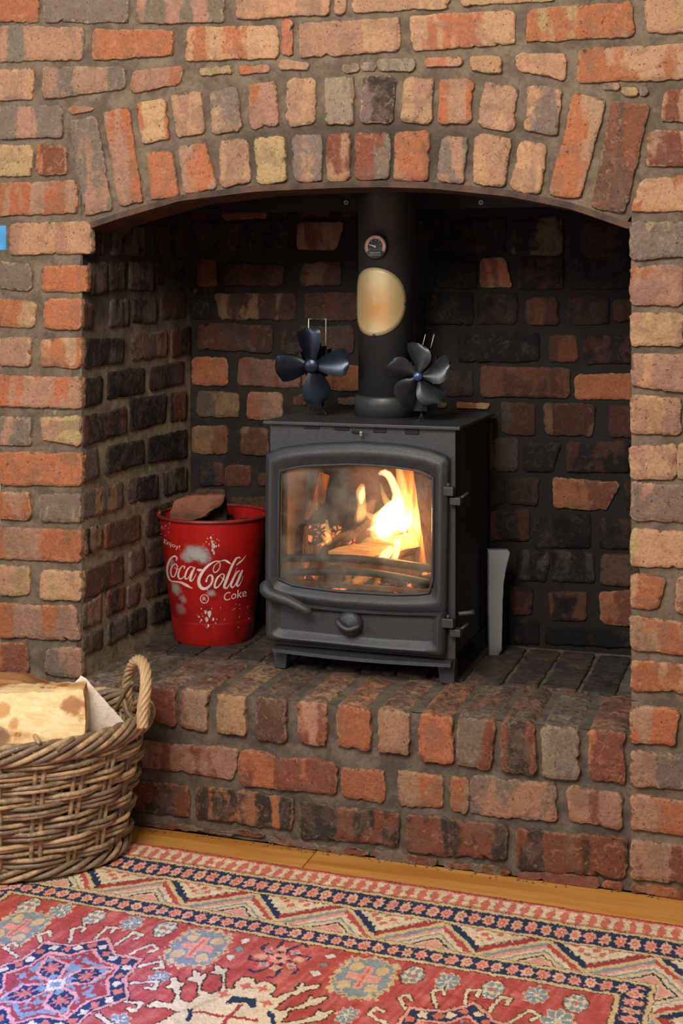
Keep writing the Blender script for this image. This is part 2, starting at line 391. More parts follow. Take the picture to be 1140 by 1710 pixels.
# ---- front wall
def struct(o): o['kind'] = 'structure'; return o
AR = [(-1.349,1.197),(-1.262,1.222),(-1.131,1.254),(-.967,1.269),(-.796,1.272),(-.714,1.271),(-.621,1.266),(-.476,1.248),(-.367,1.224),(-.258,1.184)]
def arch_z(x):
    if x <= AR[0][0]: return AR[0][1]
    if x >= AR[-1][0]: return AR[-1][1]
    return float(np.interp(x, [a[0] for a in AR], [a[1] for a in AR]))
XW = -1.540
g0, g1 = on_y(5, 359).z, on_y(5, 424).z; gx = on_y(17, 400).x
mb = relief('w', lambda u, v: V((XW+(XL-XW)*u, .004, 1.2*v)), 12, 120, (0, -1, 0), None,
            skip=lambda a, b: b.x < gx+.004 and a.z > g1 and b.z < g0)
relief('w', lambda u, v: V((XR+(.42-XR)*u, .004, 1.2*v)), 40, 120, (0, -1, 0), None, mb=mb)
def over(u, v):
    x = XW+(.42-XW)*u; z0 = arch_z(x) if XL < x < XR else 1.2; return V((x, .004, z0+(1.86-z0)*v))
relief('w', over, 200, 60, (0, -1, 0), None, mb=mb)
# solid mass behind the face: jamb sides, arch soffit, outer end
mb.box((XW, .01, 0), (XW+.09, .75, g1-.002)); mb.box((XW, .01, g0+.002), (XW+.09, .75, 1.86)); mb.box((XW+.03, .01, g1), (XW+.09, .75, g0))
mb.box((XR, .012, 0), (.42, YB, 1.2)); mb.box((XW, .012, 1.62), (.42, .115, 1.86)); mb.box((XR, .012, 1.19), (.42, YB, 1.86))
for i in range(24):
    x0 = XL+(XR-XL)*i/24; x1 = XL+(XR-XL)*(i+1)/24; za, zb = arch_z(x0)+.006, arch_z(x1)+.006
    mb.add([(x0,.006,za),(x1,.006,zb),(x1,.115,zb),(x0,.115,za),(x0,.006,1.6),(x1,.006,1.6),(x1,.115,1.6),(x0,.115,1.6)],
           [(0,1,2,3),(3,2,6,7)])
wall = struct(mb.build('wall_front', 'mortar'))
FRONT = [
 ('OO',(-20,-12,65,37)),('GG',(74,-12,214,37)),('GP',(230,-12,374,37)),('PT',(394,-12,549,-12,549,25,394,31)),('TP',(558,-12,577,-12,577,22,558,23)),
 ('PT',(587,-12,750,-12,750,13,589,20)),('YT',(770,-12,925,-12,925,1,770,10)),
 ('GP',(-20,46,140,46,138,99,-20,102)),('OO',(156,50,292,51,288,92,154,100)),('OT',(314,46,463,44,465,96,310,101)),('OP',(472,33,489,33,489,92,472,92)),
 ('PT',(500,40,668,29,668,84,500,97)),('TO',(684,28,858,19,860,73,688,84)),('OY',(882,17,1056,3,1057,60,878,70)),('YT',(1074,2,1160,-6,1160,54,1080,54)),
 ('PT',(-15,117,57,115,55,166,-15,167)),('PG',(73,113,207,112,210,147,72,165)),('PO',(222,120,306,110,300,141,219,154)),('TY',(333,113,386,110,387,124,333,127)),
 ('OP',(398,111,450,110,449,120,399,125)),('TP',(465,100,518,106,515,117,466,117)),('GY',(572,108,600,107,598,121,572,122)),('GS',(602,104,628,104,628,119,603,119)),
 ('GS',(631,99,694,98,690,119,632,117)),('PO',(709,98,772,97,772,110,710,112)),('TP',(783,95,835,93,837,124,784,117)),('YT',(862,90,944,89,944,135,863,117)),
 ('TO',(965,83,1160,72,1160,130,963,138)),('GP',(1005,140,1034,139,1034,150,1006,151)),('YY',(1038,146,1066,147,1064,160,1038,157)),('YG',(1068,146,1083,146,1080,161,1068,160)),
 ('GP',(-20,178,105,178,104,230,-20,232)),('OP',(115,178,158,180,154,186,116,190)),('YG',(-20,243,54,243,52,294,-20,296)),('OR',(63,240,110,243,111,291,62,291)),
 ('PO',(-20,307,127,302,130,355,-20,360)),('PT',(18,374,150,370,153,423,17,425)),
 ('GP',(117,203,160,194,189,350,143,361)),('PO',(172,188,215,180,238,337,200,344)),
 ('TO',(228,172,276,165,284,232,238,241)),('PT',(286,159,336,154,342,222,294,230)),('TG',(352,152,396,146,403,216,354,222)),('PO',(415,141,461,137,466,209,420,215)),
 ('PT',(481,133,526,132,524,205,480,210)),('GS',(543,130,590,128,590,208,543,208)),('GD',(604,129,660,128,655,206,602,206)),('PT',(677,131,725,130,719,206,670,203)),
 ('PO',(736,133,788,133,786,206,730,206)),('TP',(808,137,865,147,857,218,799,211)),('TG',(882,143,938,148,930,226,875,218)),
 ('OP',(957,155,1011,165,970,334,917,325)),('RB',(1021,170,1084,175,1042,356,987,345)),
 ('PO',(245,255,285,252,300,327,252,335)),('PO',(297,245,342,238,362,313,309,323)),('TP',(367,236,412,232,418,303,370,313)),('YT',(427,229,474,228,479,303,430,307)),
 ('PG',(489,226,538,224,539,303,492,302)),('RP',(547,224,584,222,583,301,547,302)),('RG',(593,222,650,223,649,299,594,299)),('PO',(661,220,717,219,714,303,658,300)),
 ('PG',(740,228,780,229,773,307,731,301)),('TP',(797,224,853,231,843,311,788,306)),('PT',(869,236,911,240,903,324,851,315)),
 ('RP',(1110,151,1160,147,1160,205,1104,204)),('RP',(1083,219,1160,216,1160,277,1079,279)),('OT',(1070,300,1160,291,1160,352,1052,353)),
 ('YG',(1052,371,1160,372,1160,430,1055,432)),('PO',(1054,444,1139,443,1139,508,1055,509)),('YP',(1056,521,1142,523,1140,577,1056,578)),('PT',(1059,591,1160,592,1160,656,1061,645)),
 ('PT',(1055,659,1137,665,1137,727,1056,723)),('TP',(1059,744,1128,741,1128,799,1058,800)),('TY',(1131,741,1160,741,1160,800,1131,800)),('PG',(1056,806,1160,812,1160,873,1058,868)),
 ('TY',(1059,885,1160,890,1160,948,1061,945)),('OT',(1061,957,1112,965,1098,1017,1060,1014)),('RP',(1130,965,1160,965,1160,1024,1128,1022)),
 ('OP',(1060,1026,1160,1045,1160,1096,1062,1083)),('OT',(1064,1104,1160,1112,1160,1158,1065,1154)),('OP',(1064,1180,1134,1184,1128,1244,1064,1240)),('PG',(1062,1254,1160,1262,1160,1319,1062,1313)),
 ('PO',(1062,1328,1160,1340,1160,1396,1062,1386)),('RP',(1060,1402,1160,1416,1160,1476,1062,1466)),('RO',(1060,1475,1160,1490,1160,1509,1062,1497)),
 ('YG',(-20,437,53,441,52,485,-20,480)),('OO',(72,445,145,443,145,488,71,485)),('YO',(-20,500,59,504,57,547,-20,545)),('OO',(76,500,134,499,133,549,73,548)),
 ('TP',(2,564,52,562,50,611,-2,609)),('TO',(69,567,132,563,136,614,70,612)),('PO',(-20,627,138,629,136,682,-20,677)),('PG',(-20,695,52,696,52,743,-20,742)),
 ('TY',(68,697,135,695,133,744,72,735)),('OO',(-20,755,127,756,131,810,-20,808)),('OP',(-20,820,50,823,51,867,-20,866)),('TG',(68,825,131,823,132,873,67,869)),
 ('OP',(-20,880,130,886,136,938,-20,932)),('YT',(-20,943,48,946,50,993,-20,991)),('YT',(70,953,134,953,137,1004,67,998)),
 ('OP',(-20,1007,125,1013,130,1068,-20,1062)),('RO',(-20,1072,45,1073,49,1124,-20,1120)),('PG',(80,1083,131,1082,132,1130,76,1126)),
 ('OP',(-20,1145,125,1150,125,1205,-20,1200)),('RP',(-20,1215,60,1218,60,1270,-20,1266)),('PO',(75,1220,125,1223,125,1274,75,1270)),('RP',(-20,1283,125,1292,125,1342,-20,1332)),
]
for code, q in FRONT:
    cs = [on_y(x, y) for x, y in quad(q)]
    for p in cs:
        p.x = max(p.x, XW-.002)
        if abs(p.x-XL) < .012 and p.z < 1.2: p.x = XL+.0005
        if abs(p.x-XR) < .012 and p.z < 1.19: p.x = XR-.0005
    if min(p.z for p in cs) < 0:
        for p in cs: p.z = max(p.z, .002)
    z = sum(p.z for p in cs)/4; x = sum(p.x for p in cs)/4
    ar = (z > 1.24 and -1.2 < x < -.3 and z < 1.42)
    brick(wall, cs, (0, -1, 0), code, lime=rnd.choice([.1, .25, .45]), soot=.33 if ar else rnd.choice([0, .1, .2]), proud=.003)

for r in range(24):                                            # courses beyond the picture's edges, plain bond
    z0 = .004+.0765*r; x = on_y(1160, 600).x+.012 if z0 < 1.685 else XW+.02
    x += 0 if r % 2 else .005
    while x < .41:
        w_ = .215 if (r+int(x*9)) % 3 else .105
        if z0+.066 < 1.85: brick(wall, [V((x, 0, z0+.066)), V((min(x+w_, .415), 0, z0+.066)), V((min(x+w_, .415), 0, z0)), V((x, 0, z0))], (0, -1, 0), rnd.choice(['OP', 'PT', 'PO', 'RP', 'GP', 'TO']), lime=.25, soot=.1, proud=.003, step=.012)
        x += w_+.012
# ---- left reveal (side of the recess, facing right)
mb = relief('w', lambda u, v: V((XL-.0015, .003+(YB)*u, HZ-.02+1.08*v)), 40, 90, (1, 0, 0), None, amp=.002)
mb.box((XL-.09, .006, HZ-.02), (XL-.006, YB+.05, 1.36))
lrev = struct(mb.build('wall_left', 'mortar_reveal'))
def T(ox, oy, s): return lambda q: [c/s+(ox if i % 2 == 0 else oy) for i, c in enumerate(q)]
a6, a7, a3 = T(120, 330, 4.62), T(120, 680, 3.886), T(0, 350, 3.5625)
REV = [
 (a6,'GD',(160,205,245,210,245,438,160,440)),(a6,'DG',(300,215,560,220,560,440,300,440)),(a6,'KB',(620,210,862,208,862,440,615,445)),
 (a6,'GD',(130,500,270,500,270,730,130,740)),(a6,'DB',(290,495,415,495,415,705,290,715)),(a6,'GD',(445,490,620,490,640,710,440,712)),(a6,'DK',(640,485,710,480,710,662,655,668)),(a6,'KD',(768,475,870,465,870,648,765,655)),
 (a6,'OB',(72,815,160,830,155,1015,75,1008)),(a6,'DG',(300,785,440,780,445,985,290,1000)),(a6,'GD',(470,785,655,770,655,955,470,970)),(a6,'RB',(690,742,870,730,880,930,690,935)),
 (a6,'GD',(95,1090,400,1085,395,1270,95,1318)),(a6,'GP',(465,1050,735,1030,735,1215,465,1255)),(a6,'RD',(765,1020,910,990,910,1200,765,1228)),
 (a6,'KD',(100,1400,240,1382,230,1585,90,1625)),(a6,'KD',(280,1345,560,1318,560,1498,270,1560)),(a6,'DB',(600,1315,862,1262,862,1435,600,1488)),
 (a3,'DR',(492,1232,750,1180,750,1330,490,1408)),(a3,'KD',(770,1130,995,1100,985,1268,775,1318)),(a3,'DR',(1012,1098,1110,1080,1110,1250,1010,1268)),
 (a7,'KG',(42,290,160,255,175,455,60,500)),(a7,'KD',(225,262,465,210,465,368,220,442)),(a7,'KD',(495,200,745,148,745,325,495,362)),
 (a7,'GT',(62,560,330,482,330,645,65,730)),(a7,'GD',(365,470,560,430,560,590,370,628)),(a7,'GD',(590,420,748,388,748,540,600,572)),
 (a7,'KT',(82,800,190,770,190,905,82,965)),(a7,'BR',(215,760,440,690,440,858,215,922)),(a7,'DB',(485,665,748,590,748,745,485,840)),
 (a7,'BR',(78,1070,330,955,335,1130,78,1255)),(a7,'BG',(370,940,465,900,470,1050,375,1105)),(a7,'DB',(500,885,748,790,748,950,500,1045)),
 (a7,'TG',(52,1300,190,1205,190,1395,55,1440)),(a7,'RD',(222,1200,340,1150,340,1310,222,1362)),(a7,'BG',(357,1165,440,1130,440,1270,357,1305)),(a7,'DB',(480,1100,748,1000,748,1150,480,1245)),
 (a7,'GB',(60,1500,200,1432,200,1560,60,1625)),(a7,'GD',(232,1410,360,1350,360,1480,232,1545)),(a7,'KD',(375,1345,480,1295,480,1430,375,1475)),(a7,'DK',(510,1280,748,1170,748,1330,510,1412)),
 (lambda q: q,'DK',(252,355,312,350,312,366,252,368)),(lambda q: q,'DB',(160,345,225,340,225,366,160,368)),
]
for t, code, q in REV:
    cs = [on_x(x, y, XL) for x, y in quad(t(q))]
    for p in cs: p.y = min(max(p.y, .004), YB-.004); p.z = max(p.z, HZ+.002)
    y = sum(p.y for p in cs)/4
    brick(lrev, cs, (1, 0, 0), code, lime=rnd.choice([.2, .5]), soot=(.42 if code[0] in 'DKG' else .2)+max(0, .25*(sum(p.z for p in cs)/4-.75)), proud=.002, dk=.6 if sum(p.z for p in cs)/4 > .8 else .8)

# ---- right reveal (faces left, seen only from another spot)
rrev = struct(relief('w', lambda u, v: V((XR+.002, .01+YB*u, HZ-.02+1.08*v)), 20, 60, (-1, 0, 0), None).build('wall_right', 'mortar_reveal'))
for r in range(12):
    z0 = HZ+.006+r*.0765; y = .006
    cuts = [.1, .22, .21] if r % 2 else [.21, .22, .1]
    for L in cuts:
        if z0+.064 < 1.19:
            brick(rrev, [V((XR, y+L-.012, z0+.064)), V((XR, y, z0+.064)), V((XR, y, z0)), V((XR, y+L-.012, z0))], (-1, 0, 0), rnd.choice(['DK', 'DB', 'GD']), soot=.4, dk=.9, proud=.0005)
        y += L
# ---- back wall
mb = relief('w', lambda u, v: V((XL-.02+(XR-XL+.04)*u, YB+.002, HZ-.02+1.08*v)), 90, 90, (0, -1, 0), None)
mb.box((XL-.09, YB+.008, 0), (XR+.16, YB+.06, 1.64))
back = struct(mb.build('wall_back', 'mortar_back'))
BACK = [
 ('OO',0,(372,352,446,350,444,365,373,366)),('RD',.3,(318,352,345,352,345,366,318,366)),('DR',.4,(470,350,598,350,598,361,470,362)),
 ('DB',.4,(318,373,412,372,411,418,335,418)),('DK',.4,(416,370,482,370,481,418,416,419)),('RP',0,(497,372,575,372,560,417,496,416)),
 ('RO',.25,(331,434,359,434,362,478,329,477)),('RB',.25,(378,440,476,443,472,477,374,476)),('RP',.2,(503,440,569,437,569,477,503,476)),
 ('YD',.3,(322,480,347,480,350,533,320,533)),('BT',.3,(358,490,493,490,492,534,366,532)),('RB',.15,(508,491,596,490,596,534,508,533)),
 ('RB',.3,(334,540,455,543,454,588,330,583)),('RD',.4,(470,552,498,552,498,592,470,592)),('BR',.3,(500,545,590,543,590,590,500,592)),
 ('OO',0,(315,598,378,597,380,643,314,642)),('OP',.1,(400,597,500,602,500,648,397,642)),('OR',.1,(506,606,600,612,600,652,506,650)),
 ('GT',.3,(330,654,398,655,398,697,329,695)),('OP',0,(414,655,472,657,470,698,412,699)),('RO',.1,(489,662,514,660,514,676,489,676)),('TG',.1,(563,664,594,663,594,676,563,676)),
 ('TO',.15,(316,712,379,712,380,758,314,756)),('RP',.2,(401,714,448,716,448,760,402,758)),
 ('DR',.4,(333,772,372,772,374,810,333,812)),('RP',.2,(376,778,420,778,418,812,374,812)),('DR',.4,(430,790,470,790,470,812,430,812)),
 ('RB',.3,(322,828,372,826,372,866,322,868)),('DB',.5,(380,830,445,830,445,868,380,868)),
 ('DK',.5,(700,365,745,365,745,418,700,420)),('DB',.5,(755,368,845,366,845,420,755,420)),('DY',.45,(853,368,938,362,940,425,852,425)),('DR',.5,(948,372,1050,372,1050,430,948,430)),
 ('DK',.5,(728,430,796,428,795,481,728,480)),('RO',.05,(803,432,842,430,856,480,801,480)),('DR',.5,(864,432,940,430,940,483,864,483)),('DK',.5,(950,430,1052,430,1052,482,950,482)),
 ('KD',.5,(695,490,790,490,790,541,695,541)),('DB',.5,(798,492,862,490,862,540,798,541)),('RO',.35,(878,498,930,497,933,541,880,541)),('RB',.45,(948,497,1016,495,1016,541,948,541)),('RR',.4,(1024,500,1060,500,1060,538,1024,538)),
 ('KD',.5,(765,558,900,556,900,603,765,604)),('RO',.3,(918,560,962,560,965,604,917,604)),('DR',.5,(975,560,1055,560,1055,606,975,606)),
 ('BD',.3,(738,620,790,618,790,661,738,662)),('RO',.25,(803,611,952,616,950,664,802,662)),('OO',.05,(962,626,1060,624,1060,668,960,666)),
 ('TY',.2,(730,672,746,672,746,681,730,681)),('OT',0,(761,672,818,673,817,683,762,682)),('RG',.15,(836,672,893,674,893,727,838,724)),('RT',.15,(908,674,994,676,988,730,912,725)),('RR',.25,(1018,676,1060,678,1060,730,1017,730)),
 ('OT',.1,(816,700,823,700,823,784,816,784)),('GB',.3,(825,732,865,730,864,787,826,787)),('RD',.35,(876,738,936,740,920,788,874,786)),('DR',.5,(945,738,1050,736,1050,788,945,788)),
 ('DR',.45,(816,797,842,797,842,842,816,842)),('RB',.3,(848,798,900,797,898,843,850,842)),('OR',.0,(922,797,1034,806,1014,852,925,848)),('DR',.5,(1045,800,1062,800,1062,850,1045,850)),
 ('DR',.45,(816,852,884,850,884,902,816,902)),('DK',.5,(890,862,985,860,985,915,890,915)),('DR',.45,(1000,866,1060,868,1060,917,1000,915)),
 ('GD',.55,(862,920,916,922,914,970,864,968)),('DG',.5,(922,920,992,922,992,972,922,970)),('DP',.4,(1003,926,1055,926,1055,980,1003,976)),
 ('DR',.5,(848,980,890,980,888,1026,850,1026)),('DO',.45,(915,990,980,988,980,1036,920,1036)),('RO',.05,(1000,988,1062,986,1062,1046,1004,1040)),
 ('KD',.6,(858,1034,900,1034,900,1076,858,1076)),('DK',.6,(910,1046,1060,1056,1060,1080,910,1074)),
 ('DB',.5,(322,882,372,880,372,922,322,924)),('DK',.5,(322,936,440,934,440,976,322,978)),('DK',.5,(322,988,440,986,440,1020,322,1022)),
]
# rows hidden behind the stove and flue from here: plain regular bond
for r in range(7):
    y = 700+r*55
    for x0 in ((480, 590, 700) if r % 2 else (520, 640, 740)): BACK.append(('DK', .5, (x0, y, x0+90, y, x0+90, y+42, x0, y+42)))
for code, s, q in BACK:
    cs = [on_y(x, y, YB) for x, y in quad(q)]
    for p in cs: p.x = min(max(p.x, XL+.004), XR-.002); p.z = max(p.z, HZ+.003)
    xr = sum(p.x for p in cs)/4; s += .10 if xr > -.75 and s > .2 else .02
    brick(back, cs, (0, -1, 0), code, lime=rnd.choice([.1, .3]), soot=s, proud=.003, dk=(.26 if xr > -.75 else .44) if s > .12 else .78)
# chamber ceiling
c = MB().box((XL-.08, .1, 1.35), (XR+.1, YB+.02, 1.37)).build('ceiling', 'dark'); struct(c)

# ---------------------------------------------------------------- hearth
mb = relief('w', lambda u, v: V((XL+(XR-XL+.02)*u-.01, .004, .002+.278*v)), 100, 30, (0, -1, 0), None, amp=.004)
relief('w', lambda u, v: V((XL+(XR-XL)*u, .004+(YB)*v, .2800)), 90, 44, (0, 0, 1), None, amp=.0015, mb=mb)
mb.box((XL, .012, 0), (XR, YB+.01, .272))
hearth = mb.build('hearth', 'mortar_hearth')
tag(hearth, 'raised brick hearth with sooty top carrying the stove and red bucket', 'hearth')
ROWLOCK = [('PG',(137,1116,196,1116,196,1170,137,1170)),('DK',(203,1116,238,1118,238,1190,203,1188)),('PR',(250,1140,294,1143,294,1212,252,1203)),('PR',(303,1147,350,1150,345,1222,302,1213)),('PT',(364,1149,413,1152,410,1228,362,1221)),
 ('DB',(430,1162,478,1163,480,1237,431,1232)),('RP',(497,1170,548,1175,545,1245,500,1235)),('OO',(564,1177,618,1182,620,1253,564,1243)),('RP',(633,1183,685,1186,683,1262,631,1256)),
 ('OR',(703,1191,755,1194,756,1275,703,1265)),('GR',(765,1202,828,1206,820,1285,763,1275)),('RD',(838,1212,892,1212,897,1290,838,1285)),('SG',(906,1216,966,1220,966,1300,905,1295)),('RO',(983,1224,1045,1228,1043,1310,985,1300))]
for i, (code, q) in enumerate(ROWLOCK):
    cs = [on_y(x, y) for x, y in quad(q)]
    for p in cs[:2]: p.z = HZ-.0012+rnd.uniform(-.0008, .0008)
    for p in cs: p.x = min(max(p.x, XL+.004), XR-.006)
    brick(hearth, cs, (0, -1, 0), code, depth=.205+rnd.uniform(-.004, .004), dust=.62, lime=.7 if i == 8 else .35, soot=.12, proud=.007, jit=.0014)
x = XL+.01; i = 0
while x < XR-.05:                                             # second row of the hearth floor, flush and sooty
    wd = .062+rnd.uniform(-.004, .005)
    brick(hearth, [V((x, .50, HZ)), V((min(x+wd, XR-.006), .50, HZ)), V((min(x+wd, XR-.006), .222, HZ)), V((x, .222, HZ))], (0, 0, 1), rnd.choice(['DK', 'BD', 'DB']), dust=.8, soot=.45, proud=.0008, lime=.1)
    x += wd+.011; i += 1
STRETCH = [('RP',(235,1238,398,1252,390,1302,235,1282)),('RO',(402,1254,563,1275,560,1327,402,1308)),('OP',(569,1281,642,1286,642,1340,572,1328)),('OP',(664,1286,740,1296,740,1348,664,1343)),
 ('PO',(753,1296,782,1298,782,1357,753,1352)),('PG',(785,1298,930,1310,930,1372,784,1358)),('RP',(948,1315,1038,1326,1038,1385,948,1368)),
 ('RD',(205,1302,317,1312,316,1364,205,1350)),('OD',(327,1315,490,1332,488,1385,327,1366)),('RD',(500,1338,668,1358,665,1412,500,1397)),('RD',(678,1359,848,1378,845,1436,680,1421)),
 ('RD',(861,1383,1050,1400,1045,1466,862,1450)),('RG',(447,1399,616,1421,616,1432,447,1407)),('GR',(624,1420,730,1434,730,1446,624,1434)),('RG',(740,1440,850,1452,850,1464,740,1452)),('RR',(862,1456,1000,1468,1000,1484,862,1470)),('OR',(1006,1472,1040,1475,1040,1494,1006,1489)),
 ('RP',(132,1224,225,1234,225,1284,132,1274)),('RD',(132,1290,195,1298,195,1350,132,1342)),('RG',(230,1372,440,1392,440,1398,230,1378))]
for code, q in STRETCH:
    cs = [on_y(x, y) for x, y in quad(q)]
    for p in cs: p.x = min(max(p.x, XL+.003), XR-.006); p.z = max(p.z, .002)
    brick(hearth, cs, (0, -1, 0), code, lime=rnd.choice([.15, .4]), soot=.17 if 'D' in code else .1, proud=.003, jit=.0014, dk=.93)

# ---------------------------------------------------------------- floor, boards
fl = struct(MB().box((-3, -3.2, -.06), (1.2, .9, -.022)).build('floor', 'dark'))
y = .003; r = 0
while y > -1.5:
    cuts = [-2.6, on_y(545, 1425).x-.02 if r == 0 else -1.7+.5*(r % 3), .8]
    for a, b in zip(cuts, cuts[1:]):
        MB().box((a+.0008, y-.098, -.022), (b-.0008, y, 0), .0015).build('floor_board', 'floor_wood', fl, origin=(a, y, 0))
    y -= .0995; r += 1
# crumbs along the foot of the hearth
mb = MB()
for i in range(90):
    p = V((rnd.uniform(-1.25, -.2), -.003-abs(rnd.gauss(0, .008)), .001)); r = rnd.uniform(.0012, .0035)
    mb.lathe([(0, -r*.3), (r*.8, 0), (r*.6, r*.6), (0, r*.9)], p, 5)
tag(mb.build('mortar_crumbs', 'stone_dust'), 'loose mortar crumbs along the foot of the brick hearth', 'rubble', kind='stuff')

# ---------------------------------------------------------------- arch lintel and register plate
xs = np.linspace(XL-.012, XR+.012, 50); lo = []
for x in xs: z = arch_z(x)-.001; lo.append([V((x, -.001, z+.001)), V((x, .135, z+.001)), V((x, .135, z-.011)), V((x, -.001, z-.011))])
tag(MB().loft(lo).build('arch_lintel', 'rust'), 'rusty curved steel bar carrying the brick arch', 'lintel')
zb = on_y(600, 352, .50).z
rp = thing('register_plate', (-.8, .5, zb), 'black steel plate with screws across the top of the recess behind the flue', 'plate')
MB().box((XL+.004, .497, zb), (XR-.004, .507, 1.35), .001).build('sheet', 'dark', rp)
for px, m in ((388, 'dark'), (578, 'white'), (803, 'white')):
    p = on_y(px, 338, .497); MB().lathe([(.0020, .0026), (.0056, .002), (.0056, 0), (.0020, 0)], p, 14, closed=True, axis=(0, -1, 0)).build('screw_washer', m, rp)

# ---------------------------------------------------------------- stove
SX0, SX1, SY0, SY1 = -1.012, -.620, .187, .505
Zt = .797
stove = thing('wood_stove', ((SX0+SX1)/2, SY0, HZ), 'black cast iron wood burning stove with a fire behind its arched glass door', 'stove')
DY = .163
def D(px, py, y=DY): return on_y(px, py, y)
gl = {'top': [(468,786),(500,779),(530,777),(590,775),(650,779),(700,786),(719,792)], 'right': [(723,797),(723,900),(722,984)],
      'bot': [(716,990),(706,992),(660,993),(607,990),(560,987),(521,982),(470,974)], 'left': [(464,966),(465,880),(466,790)]}
ol = {'top': [(444,757),(470,747),(520,741),(600,738),(680,744),(720,753),(743,762)], 'right': [(748,768),(746,930),(742,1094)],
      'bot': [(738,1098),(660,1092),(600,1086),(540,1079),(500,1076),(470,1073),(446,1070)], 'left': [(442,1064),(442,900),(443,762)]}
def loop(d, n=14, y=DY):
    out = []
    for k in ('top', 'right', 'bot', 'left'): out += resample([D(a, b, y) for a, b in d[k]], n)
    return out
gi, oo = loop(gl), loop(ol)
zbot = D(600, 1090, SY0).z+.004
def shift(l, dy): return [V((p.x, p.y+dy, p.z)) for p in l]
body = MB()
body.box((SX0, SY0, zbot), (SX0+.006, SY1, Zt-.0068)); body.box((SX0, SY1-.006, zbot), (SX1, SY1, Zt-.0068)); body.box((SX0, SY0, zbot), (SX1, SY1, zbot+.006))
bd = body.build('body', 'iron_side', stove)
MB().box((SX1-.006, SY0, zbot), (SX1, SY1, Zt-.0068), .002).build('side_panel', 'iron_side', stove)
# front plate with opening
gy = [V((p.x, SY0-.002, p.z)) for p in gi]; cx_ = sum(p.x for p in gy)/len(gy); cz_ = sum(p.z for p in gy)/len(gy)
gy = [V((cx_+(p.x-cx_)*1.03, p.y, cz_+(p.z-cz_)*1.03)) for p in gy]
k = 14; rc = []
for a, b in (((SX0, Zt-.0068), (SX1, Zt-.0068)), ((SX1, Zt-.0068), (SX1, zbot)), ((SX1, zbot), (SX0, zbot)), ((SX0, zbot), (SX0, Zt-.0068))):
    rc += [V((a[0]+(b[0]-a[0])*i/(k-1), SY0-.002, a[1]+(b[1]-a[1])*i/(k-1))) for i in range(k)]
MB().loft([rc, gy, shift(gy, .008), shift(rc, .008)], close=True).build('front_plate', 'iron', stove)
# top plate with lip
e = .012
tp = [V((SX0-e, SY0-e, Zt-.009)), V((SX1+e, SY0-e, Zt-.009)), V((SX1+e, SY1, Zt-.009)), V((SX0-e, SY1, Zt-.009))]
MB().box((SX0-e, SY0-e-.002, Zt-.0068), (SX1+e, SY1+.004, Zt), .0015).build('top_plate', 'iron', stove)
# vents under the top plate, air lever
for a, b in ((507, 533), (558, 583), (623, 645), (675, 700)):
    p, q = D(a, 707+(a-507)*.055, SY0-.002), D(b, 717+(a-507)*.055, SY0-.002)
    MB().box((p.x, SY0-.0035, q.z), (q.x, SY0+.01, p.z+.001), .0015).build('dark_vent_block', 'fan_black', stove)  # slot's inner shade put into colour, as a raised black block
p = D(600, 722, SY0-.004)
o = MB().tube([p+V((-.016, 0, .001)), p+V((.004, -.004, 0)), p+V((.008, -.012, -.001))], [.003, .003, .0028], 8).build('air_lever', 'iron', stove)
MB().box((p.x+.004, p.y-.014, p.z-.006), (p.x+.010, p.y-.010, p.z+.003), .001).build('lever_tip', 'wire', o)
# legs
for x0, x1, y0, y1, tw in ((SX0+.004, SX0+.032, SY0+.004, SY0+.03, 1), (SX1-.034, SX1-.002, SY0+.002, SY0+.03, -1), (SX0+.004, SX0+.03, SY1-.03, SY1-.004, 1), (SX1-.03, SX1-.002, SY1-.03, SY1-.004, -1)):
    m = MB(); t = .007
    A = [V((x0, y0, zbot)), V((x1+.006*(tw > 0), y0, zbot)), V((x1+.006*(tw > 0), y1, zbot)), V((x0-.006*(tw < 0), y1, zbot))]
    B = [V((x0+t*.3, y0+.002, HZ)), V((x1-t*.3, y0+.002, HZ)), V((x1-t*.3, y1, HZ)), V((x0+t*.3, y1, HZ))]
    A[0].x = A[3].x = x0-.006*(tw < 0); m.loft([B, A]); m.build('leg', 'iron', stove)
# ash lip
lo = []
for i in range(21):
    t = i/20; x = -1.0+(t)*(.375); y = SY0-.022-.016*math.sin(math.pi*t); z = D(600, 1098, SY0-.03).z
    lo.append([V((x, SY0+.002, z+.004)), V((x, y, z+.001)), V((x, y-.001, z-.006)), V((x, SY0+.002, z-.004))])
MB().loft(lo, smooth=False).build('ash_lip', 'iron', stove)
# door
wo = {'top': ol['top'], 'right': [(748,768),(746,900),(744,1018)], 'bot': [(742,1023),(690,1024),(640,1022),(560,1016),(500,1008),(470,1002),(447,995)], 'left': [(442,990),(442,880),(443,762)]}
po = {'top': [(443,993),(500,1006),(560,1014),(640,1020),(690,1022),(744,1021)], 'right': [(744,1024),(742,1094)], 'bot': ol['bot'], 'left': [(442,1064),(442,998)]}
pi_ = {'top': [(468,1010),(520,1020),(600,1027),(718,1032)], 'right': [(721,1036),(719,1068)], 'bot': [(716,1071),(640,1067),(560,1060),(470,1050)], 'left': [(466,1046),(466,1014)]}
def moulded(a, b, prof):
    lo = []
    for f, dy in prof: lo.append([V((p.x+(q.x-p.x)*f, DY+dy, p.z+(q.z-p.z)*f)) for p, q in zip(a, b)])
    return MB().loft(lo, cap=False, smooth=True, close=True)
PF = [(0, .018), (0, .003), (.06, -.001), (.14, -.0025), (.30, -.008), (.45, -.010), (.62, -.008), (.80, -.001), (.90, .001), (1, .003), (1, .014)]
door = moulded(loop(wo), gi, PF).build('door', 'iron', stove, auto=50)
